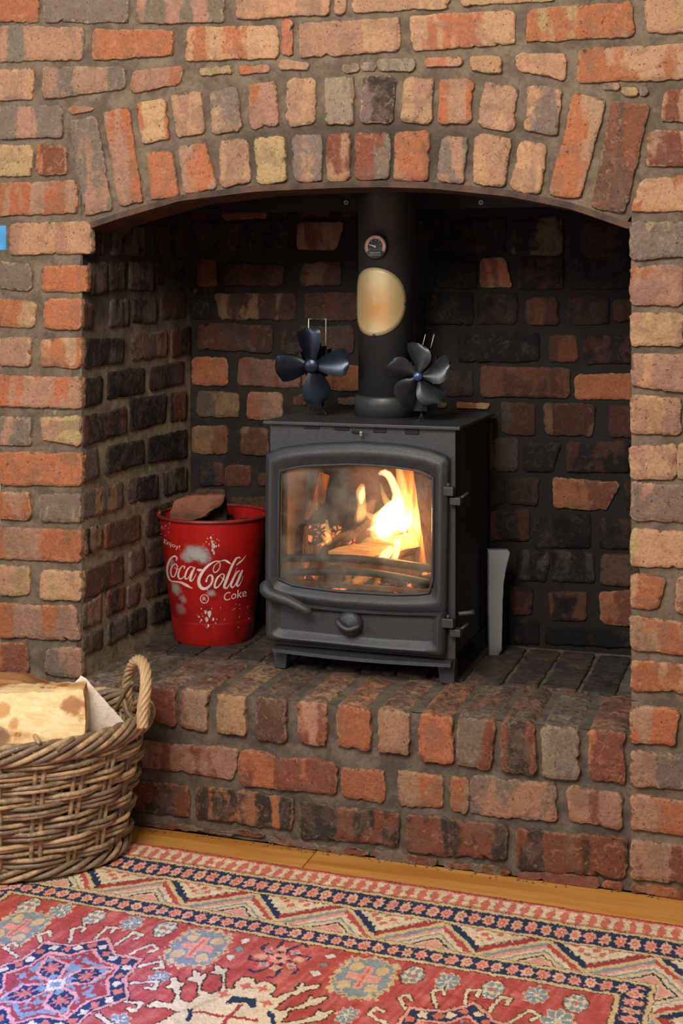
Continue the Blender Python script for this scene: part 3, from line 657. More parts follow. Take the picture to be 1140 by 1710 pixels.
moulded(loop(po), loop(pi_), [(0, .018), (0, .006), (.08, .0), (.25, -.007), (.42, -.010), (.6, -.008), (.82, -.0005), (1, .001), (1, .014)]).build('lower_frame', 'iron', door, auto=50)
MB().loft([shift(loop(pi_), .002), shift(loop(pi_), .010)]).build('lower_panel', 'iron', door)
def inset(l, f):
    c = sum(l, V((0, 0, 0)))/len(l); return [c+(p-c)*f for p in l]
MB().tube([V((p.x, DY-.001, p.z)) for p in [gi[i] for i in range(len(gi)) if i % 14 != 13]], .0026, 6, closed=True).build('glass_bead', 'iron', door)
# glass
def glass_mat():
    m, nt, b, P, g = start('sooty_stove_glass'); nt.nodes.remove(b)
    tr = nd(nt, 'ShaderNodeBsdfTransparent'); tr.inputs[0].default_value = (.93, .92, .90, 1)
    gs = nd(nt, 'ShaderNodeBsdfGlossy'); gs.inputs['Roughness'].default_value = .08
    df = nd(nt, 'ShaderNodeBsdfDiffuse'); df.inputs[0].default_value = (*lin((190, 180, 160)), 1)
    fr = nd(nt, 'ShaderNodeFresnel'); fr.inputs[0].default_value = 1.35
    m1 = nd(nt, 'ShaderNodeMixShader'); m2 = nd(nt, 'ShaderNodeMixShader')
    f = mth(nt, 'MULTIPLY', ramp(nt, noise(nt, P, 12, 4, .6), .3, .8), .20); nt.links.new(f, m1.inputs[0])
    nt.links.new(tr.outputs[0], m1.inputs[1]); nt.links.new(df.outputs[0], m1.inputs[2])
    nt.links.new(fr.outputs[0], m2.inputs[0]); nt.links.new(m1.outputs[0], m2.inputs[1]); nt.links.new(gs.outputs[0], m2.inputs[2])
    nt.links.new(m2.outputs[0], nt.nodes['Material Output'].inputs[0]); return m
M['glass'] = glass_mat()
MB().loft([[V((p.x, DY+.007, p.z)) for p in inset(gi, 1.015)], [V((p.x, DY+.011, p.z)) for p in inset(gi, 1.015)]]).build('glass_pane', 'glass', door)
# knob
kp = D(585, 1041, DY)
kn = MB().lathe([(0, -.004), (.026, -.004), (.027, .002), (.024, .010), (.018, .014), (0, .016)], kp, 28, axis=(0, -1, 0)).build('air_knob', 'iron', door)
pts = [kp+V((-.026+.052*t, -.016-.010*math.sin(math.pi*t), .002-.012*math.sin(math.pi*(t))+.004*(1-t)*2)) for t in [i/10 for i in range(11)]]
MB().tube(pts, [.004]+[.0058]*9+[.004], 8).build('grip', 'iron', kn)
# handle at the left
hd = MB().tube(smooth_path([D(452, 975, .155), D(444, 982, .145), D(452, 992, .138), D(478, 1002, .134), D(500, 1013, .133), D(520, 1024, .134)], 22), [.0055]+[.012, .0135, .0140]+[.0142]*3+[.0138-.0004*i for i in range(13)]+[.007, .003], 10)
hd.build('handle', 'iron', door)
# hinges
for yy in (820, 1040):
    p = D(748, yy, DY+.002)
    hg = MB().box((p.x-.012, p.y-.008, p.z-.009), (p.x+.012, p.y+.010, p.z+.009), .002).build('hinge', 'iron', stove)
    q = p+V((.012, .008, -.020)); MB().box((q.x-.010, q.y-.006, q.z-.008), (q.x+.012, q.y+.016, q.z+.007), .002).build('hinge_eye', 'iron', hg)
    MB().tube([q+V((.006, .006, .002)), q+V((.022, .020, .014))], .0035, 8).build('hinge_arm', 'iron', hg)
    MB().tube([p+V((0, 0, .006)), p+V((0, 0, .016))], .0035, 8).build('hinge_pin', 'iron', hg)
p = D(768, 1026, SY0-.0)
MB().tube([p+V((-.004, .004, 0)), p+V((.016, .02, 0)), p+V((.021, .024, 0))], [.0045, .0045, .0075], 10).build('side_knob', 'iron', stove)
MB().tube([D(742, 790, DY+.012), D(738, 1085, DY+.012)], .0035, 8).build('hinge_rod', 'iron', stove)
# firebox lining, bars
MB().box((SX0+.008, SY0+.02, .36), (SX0+.030, .43, .775), .002).build('firebrick', 'lining', stove)
MB().box((SX1-.030, SY0+.02, .36), (SX1-.008, .43, .775), .002).build('firebrick', 'lining', stove)
MB().box((SX0+.030, .415, .36), (SX1-.030, .432, .775), .002).build('firebrick', 'lining', stove)
zg = D(600, 992, .2).z
MB().box((SX0+.030, SY0+.004, zg-.03), (SX1-.030, .415, zg-.012), .001).build('grate', 'iron_side', stove)
MB().box((SX0+.02, .190, D(600, 984, .195).z), (SX1-.02, .200, D(600, 976, .195).z), .001).build('ash_rail', 'lining', stove)
def bar(a, b, c, r): MB().tube(smooth_path([D(*a, .205), D(*b, .200), D(*c, .205)], 14), r, 8, flat=.7).build('fire_bar', 'iron_side', stove)
bar((468, 932), (600, 934), (724, 950), .0085); bar((470, 957), (600, 955), (724, 975), .0080)

# fire logs
def log(name, a, b, r, mat, label, sides=5, seed=1, sq=.8, rough=.06, group=None):
    R = random.Random(seed); a, b = V(a), V(b); ax = (b-a).normalized(); u = ax.cross(V((0, 1, 0.2))).normalized(); w_ = ax.cross(u)
    ang = sorted(2*math.pi*(i+R.uniform(-.2, .2))/sides for i in range(sides)); n = 4
    base = []
    for i in range(sides):
        p = V((math.cos(ang[i]), math.sin(ang[i])*sq)); q = V((math.cos(ang[(i+1) % sides]), math.sin(ang[(i+1) % sides])*sq))
        for j in range(n): base.append(p.lerp(q, j/n))
    lo = []
    for k in range(13):
        t = k/12; s = 1-.12*abs(2*t-1)**6; c = a.lerp(b, t)
        lo.append([c+(u*p.x+w_*p.y)*r*s*(1+R.uniform(-rough, rough)) + ax*(R.uniform(-.003, .003) if k in (0, 12) else 0) for p in base])
    return tag(MB().loft(lo, smooth=False).build(name, mat, origin=tuple(a), auto=50), label, 'log', 'logs in the stove fire')
log('fire_log', D(508, 882, .34), D(612, 842, .33), .034, 'firechar', 'charred log lying across the back left of the stove fire', 6, 3, 1)
def ember_mat(name, base, glow, st, sc_, ns=30, nl=.42):
    m, nt, b, P, g = start(name)
    vo = nd(nt, 'ShaderNodeTexVoronoi', feature='DISTANCE_TO_EDGE'); vo.inputs['Scale'].default_value = sc_; nt.links.new(P, vo.inputs['Vector'])
    e = ramp(nt, vo.outputs['Distance'], .06, .22); nz = ramp(nt, noise(nt, P, ns, 3), nl, nl+.14)
    b.inputs['Base Color'].default_value = (*lin(base), 1); b.inputs['Roughness'].default_value = .9
    b.inputs['Emission Color'].default_value = (*glow, 1)
    nt.links.new(mth(nt, 'MULTIPLY', mth(nt, 'MULTIPLY', e, nz), st), b.inputs['Emission Strength']); return m
M['ember_log'] = ember_mat('glowing_cracked_log', (60, 40, 32), (1, .28, .10), 1.1, 75)
M['embers'] = ember_mat('glowing_embers', (54, 40, 32), (1, .14, .03), 3.0, 45, 11, .53)
log('fire_log', D(516, 893, .27), D(592, 896, .30), .026, 'ember_log', 'cracked log glowing pink at the lower left of the stove fire', 6, 5, .9)
log('fire_log', D(538, 930, .235), D(640, 845, .30), .0165, 'firechar', 'thin charred log leaning up to the right through the stove flames', 5, 8, .9)
log('fire_log', D(552, 938, .232), D(708, 905, .27), .026, 'log_fire_pale', 'pale unburnt log lying behind the stove fire bars', 4, 11, .8)
log('fire_log', D(716, 945, .26), D(692, 770, .31), .040, 'log_fire', 'upright orange lit split log at the right of the stove fire', 4, 14, .8)
log('fire_log', D(493, 955, .30), D(533, 790, .35), .026, 'log_fire', 'dim upright split log at the left of the stove fire', 4, 17, .7)
mb = MB(); R = random.Random(4)
for i in range(150):
    x = R.uniform(SX0+.05, SX1-.05); y = R.uniform(.215, .40); r = R.uniform(.006, .014)
    c0 = V((x, y, zg-.012+r*.5+R.uniform(0, .012)))
    mb.lathe([(0, -r*.7), (r*R.uniform(.7, 1), -r*.2), (r*R.uniform(.6, 1), r*.4), (0, r*.8)], c0, 6, axis=(R.uniform(-1, 1), R.uniform(-1, 1), 1))
tag(mb.build('ember_bed', 'embers'), 'bed of glowing embers under the logs in the stove', 'embers', kind='stuff')
# flames: tapering bodies of glowing gas
def flame_mat(name, c, st):
    m = bpy.data.materials.new(name); m.use_nodes = True; nt = m.node_tree; nt.nodes.clear()
    o = nt.nodes.new('ShaderNodeOutputMaterial'); e = nt.nodes.new('ShaderNodeEmission'); e.inputs[0].default_value = (*c, 1); e.inputs[1].default_value = st
    nt.links.new(e.outputs[0], o.inputs['Volume']); return m
M['flame_o'] = flame_mat('flame_orange', (1, .30, .05), 26)
M['flame_y'] = flame_mat('flame_yellow', (1, .55, .16), 75)
M['flame_w'] = flame_mat('flame_core', (1, .72, .34), 170)
fire = thing('fire', D(650, 930, .26), 'bright orange and yellow flames rising over the logs inside the stove', 'fire')
FL = [('o',.29,[(700,935,8),(704,890,13),(712,850,12),(708,800,6)]),('y',.26,[(640,870,8),(618,862,5),(606,852,1)]),('y',.26,[(676,880,8),(690,858,4),(698,838,1)]),('y',.258,[(652,850,8),(640,826,4),(636,806,1)]),('y',.25,[(630,905,7),(616,900,4),(604,906,1)]),('o',.25,[(660,930,8),(676,912,8),(690,900,5),(697,884,2)]),  # first orange tongue is added to tint the right log's side orange
 ('w',.255,[(655,925,3),(650,905,8),(640,885,14),(650,870,20),(660,850,16),(664,832,8),(658,812,6),(650,795,6),(640,789,5),(632,792,2)]),
 ('y',.262,[(640,905,6),(628,892,10),(640,872,20),(660,868,24),(676,850,14),(672,820,9),(668,795,7),(664,778,4)]),
 ('o',.268,[(610,890,4),(630,885,16),(655,885,28),(676,868,22),(682,840,14),(678,800,11),(674,772,8)]),
 ('w',.257,[(612,884,1),(626,882,5),(642,872,10),(656,862,10)]),('w',.257,[(668,885,9),(680,868,7),(685,850,2)]),
 ('y',.27,[(598,878,3),(603,860,8),(604,840,7),(602,822,8),(606,808,3)]),('w',.268,[(603,842,2),(604,828,5),(607,812,2)]),('o',.275,[(596,880,4),(604,862,12),(618,845,9),(626,834,2)]),
 ('y',.28,[(694,830,3),(694,822,8),(698,812,6),(702,806,2)]),
 ('y',.245,[(546,925,6),(549,910,6),(547,890,5),(545,868,2)]),('o',.25,[(535,925,4),(550,905,10),(575,895,6),(590,884,2)]),
 ('w',.235,[(632,936,3),(642,928,7),(650,920,6),(648,912,2)]),('w',.238,[(657,936,5),(662,922,5),(664,900,6)]),
 ('o',.235,[(572,976,3),(582,968,5),(580,958,4),(574,950,1)]),('o',.235,[(626,980,4),(631,970,5),(636,958,2)]),('o',.235,[(525,968,4),(529,960,4),(527,950,1)]),('o',.235,[(588,974,6),(603,969,7),(618,962,3)]),('o',.24,[(590,972,5),(600,966,6),(612,962,2)])]
for kd, y, pts in FL:
    px = smooth_path([V((a, b, c)) for a, b, c in pts], 16)
    MB().tube([D(p.x, p.y, y) for p in px], [max(.0006, p.z/835*(1.25 if kd == 'w' else 1.15)) for p in px], 10, flat=.75).build('flame_tongue', 'flame_'+kd, fire)
MB().tube([D(613, 788, .24), D(617, 795, .24), D(621, 803, .24)], [.0003, .0008, .0003], 6).build('spark', 'flame_w', fire)

# ---------------------------------------------------------------- flue pipe with its fittings
PC = V((-.815, .372, 0)); PR_ = .0620
fl_ = thing('flue_pipe', (PC.x, PC.y, Zt), 'black steel flue pipe rising from the stove top', 'pipe')
zj = on_y(645, 353, PC.y-PR_).z
MB().lathe([(PR_, Zt+.04), (PR_, zj), (PR_+.0015, zj+.001), (PR_+.0015, 1.36)], PC, 64).build('pipe', 'flue', fl_)
MB().lathe([(PR_+.008, Zt), (PR_+.008, Zt+.040), (PR_+.005, Zt+.044), (PR_, Zt+.044)], PC, 64).build('collar', 'flue', fl_)
cdv = V((CAM.x-PC.x, CAM.y-PC.y, 0)).normalized(); crt = V((-cdv.y, cdv.x, 0))
def onpipe(phi, z, dr): return PC + (cdv*math.cos(phi)+crt*math.sin(phi))*(PR_+dr) + V((0, 0, z))
zc = on_y(635, 504, PC.y-PR_).z; rr = .0725; lo = []
ph0 = math.radians(-26)
def tint_mat():
    m, nt, b, P, g = start('heat_tinted_brass')
    dn = nd(nt, 'ShaderNodeVectorMath', operation='DISTANCE'); nt.links.new(P, dn.inputs[0]); c_ = onpipe(ph0+.12, zc-.012, 0); dn.inputs[1].default_value = c_
    dd = mth(nt, 'ADD', dn.outputs['Value'], mth(nt, 'MULTIPLY', noise(nt, P, 30, 3), .02))
    c = mix(nt, ramp(nt, dd, .0, .085), lin((172, 116, 50)), lin((194, 172, 126)))
    c = mix(nt, mth(nt, 'MULTIPLY', ramp(nt, noise(nt, P, 25, 4), .55, .75), .4), c, lin((190, 170, 150)))
    nt.links.new(c, b.inputs['Base Color']); b.inputs['Metallic'].default_value = .35; b.inputs['Roughness'].default_value = .5; return m
M['brass'] = tint_mat()
vs, fs = [], []; NR, NA = 8, 48
for side in (0, 1):
    for i in range(NR+1):
        for j in range(NA):
            a = 2*math.pi*j/NA; q = rr*i/NR; vs.append(onpipe(ph0+q*math.cos(a)/(PR_+.001), zc+q*math.sin(a), .0012+.0016*(1-side)))
for side in (0, 1):
    o_ = side*(NR+1)*NA
    for i in range(NR):
        for j in range(NA): fs.append((o_+i*NA+j, o_+i*NA+(j+1) % NA, o_+(i+1)*NA+(j+1) % NA, o_+(i+1)*NA+j))
for j in range(NA): fs.append((NR*NA+j, NR*NA+(j+1) % NA, (2*NR+1)*NA+(j+1) % NA, (2*NR+1)*NA+j))
ov = thing('flue_plate', onpipe(ph0, zc, 0), 'round heat tinted brass plate wrapped on the flue pipe below the thermometer', 'plate')
MB().add(vs, fs, True).build('plate', 'brass', ov)
for ph, z in ((math.radians(36), zc-.004), (ph0+.02, zc-.071)):
    MB().lathe([(0, 0), (.0035, 0), (.003, .002), (0, .003)], onpipe(ph, z, .002), 12, axis=tuple(onpipe(ph, 0, 1)-onpipe(ph, 0, 0))).build('rivet', 'dark', ov)
# thermometer
pht = math.asin(-17/48.); zt = on_y(628, 412, PC.y-PR_).z; nrm = (cdv*math.cos(pht)+crt*math.sin(pht)); ux = V((-nrm.y, nrm.x, 0)); tc = onpipe(pht, zt, .001)
th = thing('flue_thermometer', tc, 'small round black dial thermometer with copper ring on the flue pipe', 'thermometer')
MB().lathe([(0, 0), (.0262, 0), (.0268, .004), (.0255, .0075), (.0245, .007), (0, .007)], tc, 40, axis=nrm).build('dial', 'fan_black', th)
def dial(x, y, h=.0076): return tc + ux*x + UP*y + nrm*h
m = MB(); vs = []; 
for i in range(33):
    a = math.radians(208-236*i/32)
    for r in (.0168, .0232): vs.append(dial(r*math.cos(a), r*math.sin(a)))
m.add(vs, [(2*i, 2*i+1, 2*i+3, 2*i+2) for i in range(32)]); m.build('zone_ring', 'copper', th)
m = MB(); a = math.radians(160); d_ = V((math.cos(a), math.sin(a))); n_ = V((-d_.y, d_.x))
m.add([dial(*(d_*.017), .0092), dial(*(d_*-.002+n_*.002), .0092), dial(*(d_*-.002-n_*.002), .0092)], [(0, 1, 2)]); m.build('needle', 'white', th)
def text_mesh(s, extr=0):
    cu = bpy.data.curves.new('t', 'FONT'); cu.body = s; cu.size = 1; cu.resolution_u = 3; o = bpy.data.objects.new('t', cu); col.objects.link(o)
    me = bpy.data.meshes.new_from_object(o.evaluated_get(bpy.context.evaluated_depsgraph_get()))
    vs = [v.co.copy() for v in me.vertices]; fs = [tuple(p.vertices) for p in me.polygons]
    bpy.data.objects.remove(o); bpy.data.curves.remove(cu); bpy.data.meshes.remove(me); return vs, fs
def flat_text(s, cx, cy, h, parent, name='lettering', wmax=None, cond=1.):
    vs, fs = text_mesh(s); x0 = min(v.x for v in vs); x1 = max(v.x for v in vs); sc2 = h/.7
    sx = sc2*cond if wmax is None else wmax/(x1-x0)
    return MB().add([dial(cx+(v.x-(x0+x1)/2)*sx, cy+v.y*sc2, .0078) for v in vs], fs).build(name, 'white', parent)
flat_text('Stoveworld', 0, -.0142, .0030, th, wmax=.022); flat_text('Stove Thermometer', 0, -.0185, .0022, th, wmax=.026)
for a, s in ((205, '1'), (165, '2'), (128, '3'), (85, '4'), (52, '5'), (20, '6'), (-18, '7')):
    flat_text(s, .0130*math.cos(math.radians(a)), .0130*math.sin(math.radians(a))-.001, .0030, th)

# ---------------------------------------------------------------- stove fans
def fan(base, hub_h, R, angs, yaw, blade_m, hub_m, label, kind, group):
    f = thing('stove_fan', base, label, 'fan', group)
    B = V(base); fw = V((-math.sin(yaw), -math.cos(yaw), 0)).normalized(); rt = V((math.cos(yaw), -math.sin(yaw), 0))
    rt = V((-fw.y, fw.x, 0))
    Hb = B + UP*hub_h + fw*.022
    def L(x, y, z): return B + rt*x + UP*z - fw*y        # x right, y back, z up
    for a in angs:
        a = math.radians(a); d = rt*math.cos(a)+UP*math.sin(a); t = rt*-math.sin(a)+UP*math.cos(a); vs = []; NI, NJ = 10, 6
        for side in (0, 1):
            for i in range(NI+1):
                s = i/NI
                wv = R*(.22+.58*math.sin(math.pi*min(1, s*.60+.05))**1.2) if kind == 4 else R*(.14+.74*math.sin(math.pi*min(1, s**1.1*.70+.04))**1.3)
                if s > .86: wv *= math.sqrt(max(0, 1-((s-.86)/.15)**2))*.9+.1
                sweep = 0 if kind == 4 else .34*R*s*s
                for j in range(NJ+1):
                    q = j/NJ-.5; tw = math.radians(32)*(1-.3*s)
                    p = Hb + d*(.008+(R-.008)*s) + t*(q*wv*math.cos(tw)+sweep*.8) - fw*(q*wv*math.sin(tw)+.10*R*(4*q*q)) + fw*(.0006*side)
                    vs.append(p)
        fs = []; N = (NI+1)*(NJ+1)
        for sd in (0, 1):
            for i in range(NI):
                for j in range(NJ):
                    k = sd*N+i*(NJ+1)+j; fs.append((k, k+1, k+NJ+2, k+NJ+1))
        MB().add(vs, fs, True).build('blade', blade_m, f)
    MB().lathe([(0, 0), (.0165 if kind == 4 else .009, 0), (.0165 if kind == 4 else .010, .008), (.012 if kind == 4 else .008, .012), (0, .012)], Hb-fw*.004, 24, axis=fw).build('hub', hub_m, f)
    MB().lathe([(0, 0), (.012, 0), (.012, .024), (0, .024)], Hb-fw*.030, 20, axis=fw).build('motor', 'fan_black', f)
    # body: base block, upright, fins
    MB().loft([[L(-.014, .012, .02), L(.014, .012, .02), L(.014, .034, .02), L(-.014, .034, .02)], [L(-.018, .010, hub_h+.02), L(.018, .010, hub_h+.02), L(.018, .036, hub_h+.02), L(-.018, .036, hub_h+.02)]]).build('heat_block', 'fan_black', f)
    for i in range(7):
        x = -.036+.012*i if kind == 4 else -.02+.013*i; z0, z1 = hub_h-.035+.004*abs(i-3), hub_h+.045-.006*abs(i-3)
        MB().loft([[L(x*.6, .014, z0), L(x*.6+.0022, .014, z0), L(x*.6+.0022, .060, z0), L(x*.6, .060, z0)], [L(x, .014, z1), L(x+.0022, .014, z1), L(x+.0022, .060, z1), L(x, .060, z1)]]).build('cooling_fin', 'fan_black', f)
    return f, L, Hb
b1 = on_y(524, 684, .30); b1.z = Zt
f1, L1, H1 = fan(b1, .110, .080, (97, 187, -80, 6), math.radians(-6), 'blade', 'blade', 'left stove fan with four broad blue black paddle blades and wire handle', 4, 'heat powered fans on the stove top')
MB().tube([L1(-.019, .03, .145), L1(-.019, .03, .208), L1(.019, .03, .208), L1(.019, .03, .150)], .0012, 6).build('wire_handle', 'white', f1)
for sx in (-1, 1): MB().tube(smooth_path([L1(sx*.010, .022, .03), L1(sx*.014, .022, .014), L1(sx*.024, .020, .0015)], 10), .0016, 6).build('foot', 'fan_black', f1)
b2 = on_y(700, 694, .262); b2.z = Zt
f2, L2, H2 = fan(b2, .094, .066, (78, 6, -66, -138, 150), math.radians(-8), 'blade_grey', 'hub_blue', 'right stove fan with five curved grey blades around a blue hub', 5, 'heat powered fans on the stove top')
for sx in (.002, .020): MB().tube([L2(sx, .03, .150), L2(sx+.007, .03, .178)], .0007, 6).build('wire_handle', 'white', f2)
MB().tube([L2(.004, .0, .05), L2(.004, .0, .012)], .0010, 6).build('stem', 'dark', f2)
MB().tube(smooth_path([L2(-.010, .004, .0012), L2(0, .0, .004), L2(.004, 0, .016), L2(.008, 0, .004), L2(.018, .004, .0012)], 16), .0011, 6).build('foot', 'dark', f2)
MB().box((b2.x+.028, b2.y+.0, b2.z+.078), (b2.x+.042, b2.y+.003, b2.z+.0805)).build('clip', 'wire', f2)

# ---------------------------------------------------------------- solid shapes with a front outline
def slab(poly, d, t, name, mat, parent=None, n=44, jit=.0006, top_shift=0., bev=.003, origin=True, back=1., tilt=0.):
    P = resample([at(x, y, d) for x, y in poly+[poly[0]]], n+1)[:-1]; c0 = sum(P, V((0, 0, 0)))/n; R = random.Random(len(poly)+int(d*100))
    P = [p+V((R.gauss(0, jit), 0, R.gauss(0, jit))) for p in P]
    P = [p+FW*(p.z-c0.z)*tilt for p in P]; B_ = [c0+(p-c0)*back for p in P]
    sz = min(max(p.z for p in P)-min(p.z for p in P), .12); k = bev/sz*2
    lo = [[c0+(p-c0)*(1-k) for p in P], [p+FW*bev*.8 for p in P], [p+FW*(t-bev)+UP*top_shift for p in B_], [c0+(p-c0)*(1-k)+FW*t+UP*top_shift for p in B_]]
    return MB().loft(lo).build(name, mat, parent, origin=tuple(c0) if origin else None, auto=40)
pb = on_z(829, 1096, HZ); db = (pb-CAM).dot(FW)
s_ = slab([(815,919),(852,920),(847,940),(842,968),(840,1000),(839,1050),(838,1088),(830,1096),(817,1096),(816,1060),(815,1000)], db, .028, 'grey_bar', 'grey_bar', n=60, jit=.0002, bev=.006)
tag(s_, 'grey flat curved bar standing on the hearth against the right side of the stove', 'bar')

# ---------------------------------------------------------------- red bucket
BC = V((-1.2265, .383, 0)); ZB0, ZB1 = HZ, .571
PRF = [(.0865, 0), (.0875, .002), (.0895, .004), (.094, .048), (.0945, .050), (.0935, .052), (.0950, .056), (.1225, .275), (.1235, .279)]
def bucket_r(z): return float(np.interp(z-ZB0, [p[1] for p in PRF], [p[0] for p in PRF]))
def on_bucket(px, py, off=.0006):
    r = ray(px, py); t = 2.6
    for k in range(3):
        st = (.01, .0005, .00002)[k]
        while t < 3.4:
            p = CAM+r*t
            if math.hypot(p.x-BC.x, p.y-BC.y) <= bucket_r(p.z)+off: break
            t += st
        t -= st
    return CAM+r*t
def bucket_mat():
    m, nt, b, P, g = start('worn_red_enamel')
    c = mix(nt, ramp(nt, noise(nt, P, 14, 4), .35, .7), lin((176, 26, 22)), lin((134, 16, 15)))
    for (px, py, r, n_) in ((324, 923, .036, .9), (311, 931, .022, .7), (338, 930, .028, .85), (293, 984, .027, .75), (304, 1000, .018, .5), (353, 991, .014, .7), (301, 1018, .024, .3), (285, 940, .02, .4)):
        q = on_bucket(px, py); dn = nd(nt, 'ShaderNodeVectorMath', operation='DISTANCE'); mp = mapped(nt, P, (1, 1, 1.35)); nt.links.new(mp, dn.inputs[0]); dn.inputs[1].default_value = (q.x, q.y, q.z*1.35)
        dd = mth(nt, 'ADD', dn.outputs['Value'], mth(nt, 'MULTIPLY', mth(nt, 'SUBTRACT', noise(nt, P, 70, 6, .7), .5), r*1.3))
        f = mth(nt, 'SUBTRACT', 1, ramp(nt, dd, r*.25, r*.95))
        c = mix(nt, mth(nt, 'MULTIPLY', f, n_), c, lin((172, 172, 166)))
    nt.links.new(c, b.inputs['Base Color']); b.inputs['Roughness'].default_value = .38
    bump(nt, b, noise(nt, P, 30, 3), .0015); return m
M['red'] = bucket_mat()
bk = thing('bucket', (BC.x, BC.y, ZB0), 'red metal bucket with white script lettering and worn paint left of the stove', 'bucket')
prof = PRF + [(.1215, .279), (.093, .056), (.085, .008), (0, .008)]
MB().lathe([(0, .001)]+prof, (BC.x, BC.y, ZB0), 72).build('pail', 'red', bk)
M['rim_red'] = plain('dark_red_rim', (150, 40, 34), .45, 0, (96, 40, 32), 30, 0)
MB().tube([V((BC.x+.1235*math.cos(a), BC.y+.1235*math.sin(a), ZB1-.008)) for a in [2*math.pi*i/64 for i in range(64)]], .0042, 8, closed=True).build('rim', 'rim_red', bk)
q = V((BC.x, BC.y, ZB1-.012))
MB().lathe([(0, -.003), (.011, -.003), (.011, .003), (0, .004)], q+V((-.109, -.050, .004)), 14, axis=(-.9, -.42, 0)).build('handle_ear', 'rim_red', bk)
# lettering, painted on the curved wall
def cr(x, y): return (270+x/7.125, 890+y/7.125)
def stroke(mb, pts):
    P = smooth_path([V((a, b, c)) for a, b, c in pts], max(8, 6*len(pts))); vs = []
    for i, p in enumerate(P):
        a, b = P[max(i-1, 0)], P[min(i+1, len(P)-1)]; t = V((b.x-a.x, b.y-a.y)); t = t.normalized() if t.length > 1e-6 else V((1, 0)); n_ = V((-t.y, t.x))
        for s in (-.5, .5):
            w2 = max(3.5, p.z)*s; vs.append(on_bucket(*cr(p.x+n_.x*w2, p.y+n_.y*w2)))
    mb.add(vs, [(2*i, 2*i+1, 2*i+3, 2*i+2) for i in range(len(P)-1)])
STR = [[(170,330,12),(180,298,16),(152,276,18),(112,300,20),(78,360,22),(64,440,24),(76,520,22),(110,570,16),(170,580,16),(230,590,26),(290,620,32),(335,645,18),(368,660,3)],
 [(168,365,8),(128,390,15),(107,450,18),(116,508,17),(143,522,12),(172,470,16),(185,400,13),(168,366,8)],[(150,410,5),(180,432,6),(208,425,6)],
 [(268,425,18),(270,398,12),(238,400,13),(208,450,20),(196,510,22),(214,545,18),(248,535,11),(275,500,5)],
 [(376,412,8),(342,402,12),(303,440,20),(278,510,21),(286,548,16),(320,528,9),(362,445,10)],[(392,408,22),(362,480,24),(338,550,26),(350,572,16),(380,545,9),(412,478,4)],
 [(420,432,16),(445,442,30),(480,440,16)],
 [(822,372,6),(790,346,26),(745,325,16),(700,335,7),(640,337,12),(565,378,26),(495,450,32),(446,540,36),(444,610,38),(482,660,36),(540,652,28),(590,600,25),(604,530,25),(580,502,18),(548,522,14),(526,585,24)],
 [(640,338,6),(685,348,9),(694,395,9),(668,448,10),(630,470,12),(612,440,10),(632,385,8),(680,345,6)],
 [(712,488,8),(664,530,20),(634,600,24),(634,650,22),(672,638,13),(722,568,18),(742,500,12),(710,486,8)],[(700,520,5),(745,560,6),(765,550,5)],
 [(935,300,16),(915,290,14),(880,312,22),(840,385,28),(800,480,30),(762,580,32),(742,640,28),(772,655,18),(812,600,7),(860,500,4),(895,410,3)],
 [(885,385,6),(925,352,18),(962,320,12),(1002,264,3)],
 [(932,448,10),(893,470,20),(844,560,25),(822,622,22),(842,648,16),(882,600,10),(932,478,10)],[(962,440,18),(928,520,26),(893,605,26),(910,632,16),(945,580,6),(970,512,4)]]
mb = MB()
for s in STR: stroke(mb, s)
stroke(mb, [(507+48*math.cos(a), 785+50*math.sin(a), 8) for a in [2*math.pi*i/16 for i in range(17)]])
def btext(s, o, ux_, uy_, hgt, wd):
    vs, fs = text_mesh(s); x0 = min(v.x for v in vs); x1 = max(v.x for v in vs)
    P = [on_bucket(*cr(o[0]+(v.x-x0)/(x1-x0)*ux_[0]+v.y/.7*uy_[0]*hgt, o[1]+(v.x-x0)/(x1-x0)*ux_[1]+v.y/.7*uy_[1]*hgt)) for v in vs]; mb.add(P, fs)
btext('Enjoy!', (24, 123), (191, 76), (.05, -1), 52, 0); btext('Coke', (735, 812), (272, -60), (.05, -1), 100, 0); btext('R', (486, 808), (44, -4), (0, -1), 46, 0)
lt = mb.build('lettering', 'cream', bk); 
mb = MB(); R = random.Random(12)
def chip(px, py, r):
    k = 7; mb.add([on_bucket(px+r*R.uniform(.6, 1.2)*math.cos(2*math.pi*i/k)*.7, py+r*R.uniform(.7, 1.4)*math.sin(2*math.pi*i/k), .0008) for i in range(k)], [tuple(range(k))])
for x, y, r in ((352, 898, 2.5), (354, 905, 3), (356, 912, 4.5), (355, 918, 3), (357, 923, 3), (349, 909, 1.5), (361, 912, 2), (365, 911, 2), (343, 1022, 3), (350, 1025, 5), (345, 1035, 4), (356, 1034, 3), (348, 1045, 2.5), (336, 1036, 2), (360, 1040, 1.5), (332, 1030, 2)): chip(x, y, r)
for i in range(60):
    c_ = R.choice([(354, 908, 7, 12), (348, 1030, 13, 14), (403, 1020, 10, 12), (273, 886, 5, 6)]); chip(R.gauss(c_[0], c_[2]), R.gauss(c_[1], c_[3]), R.uniform(.5, 1.3))
pc = mb.build('paint_chips', 'chip', bk); pc['kind'] = 'stuff'
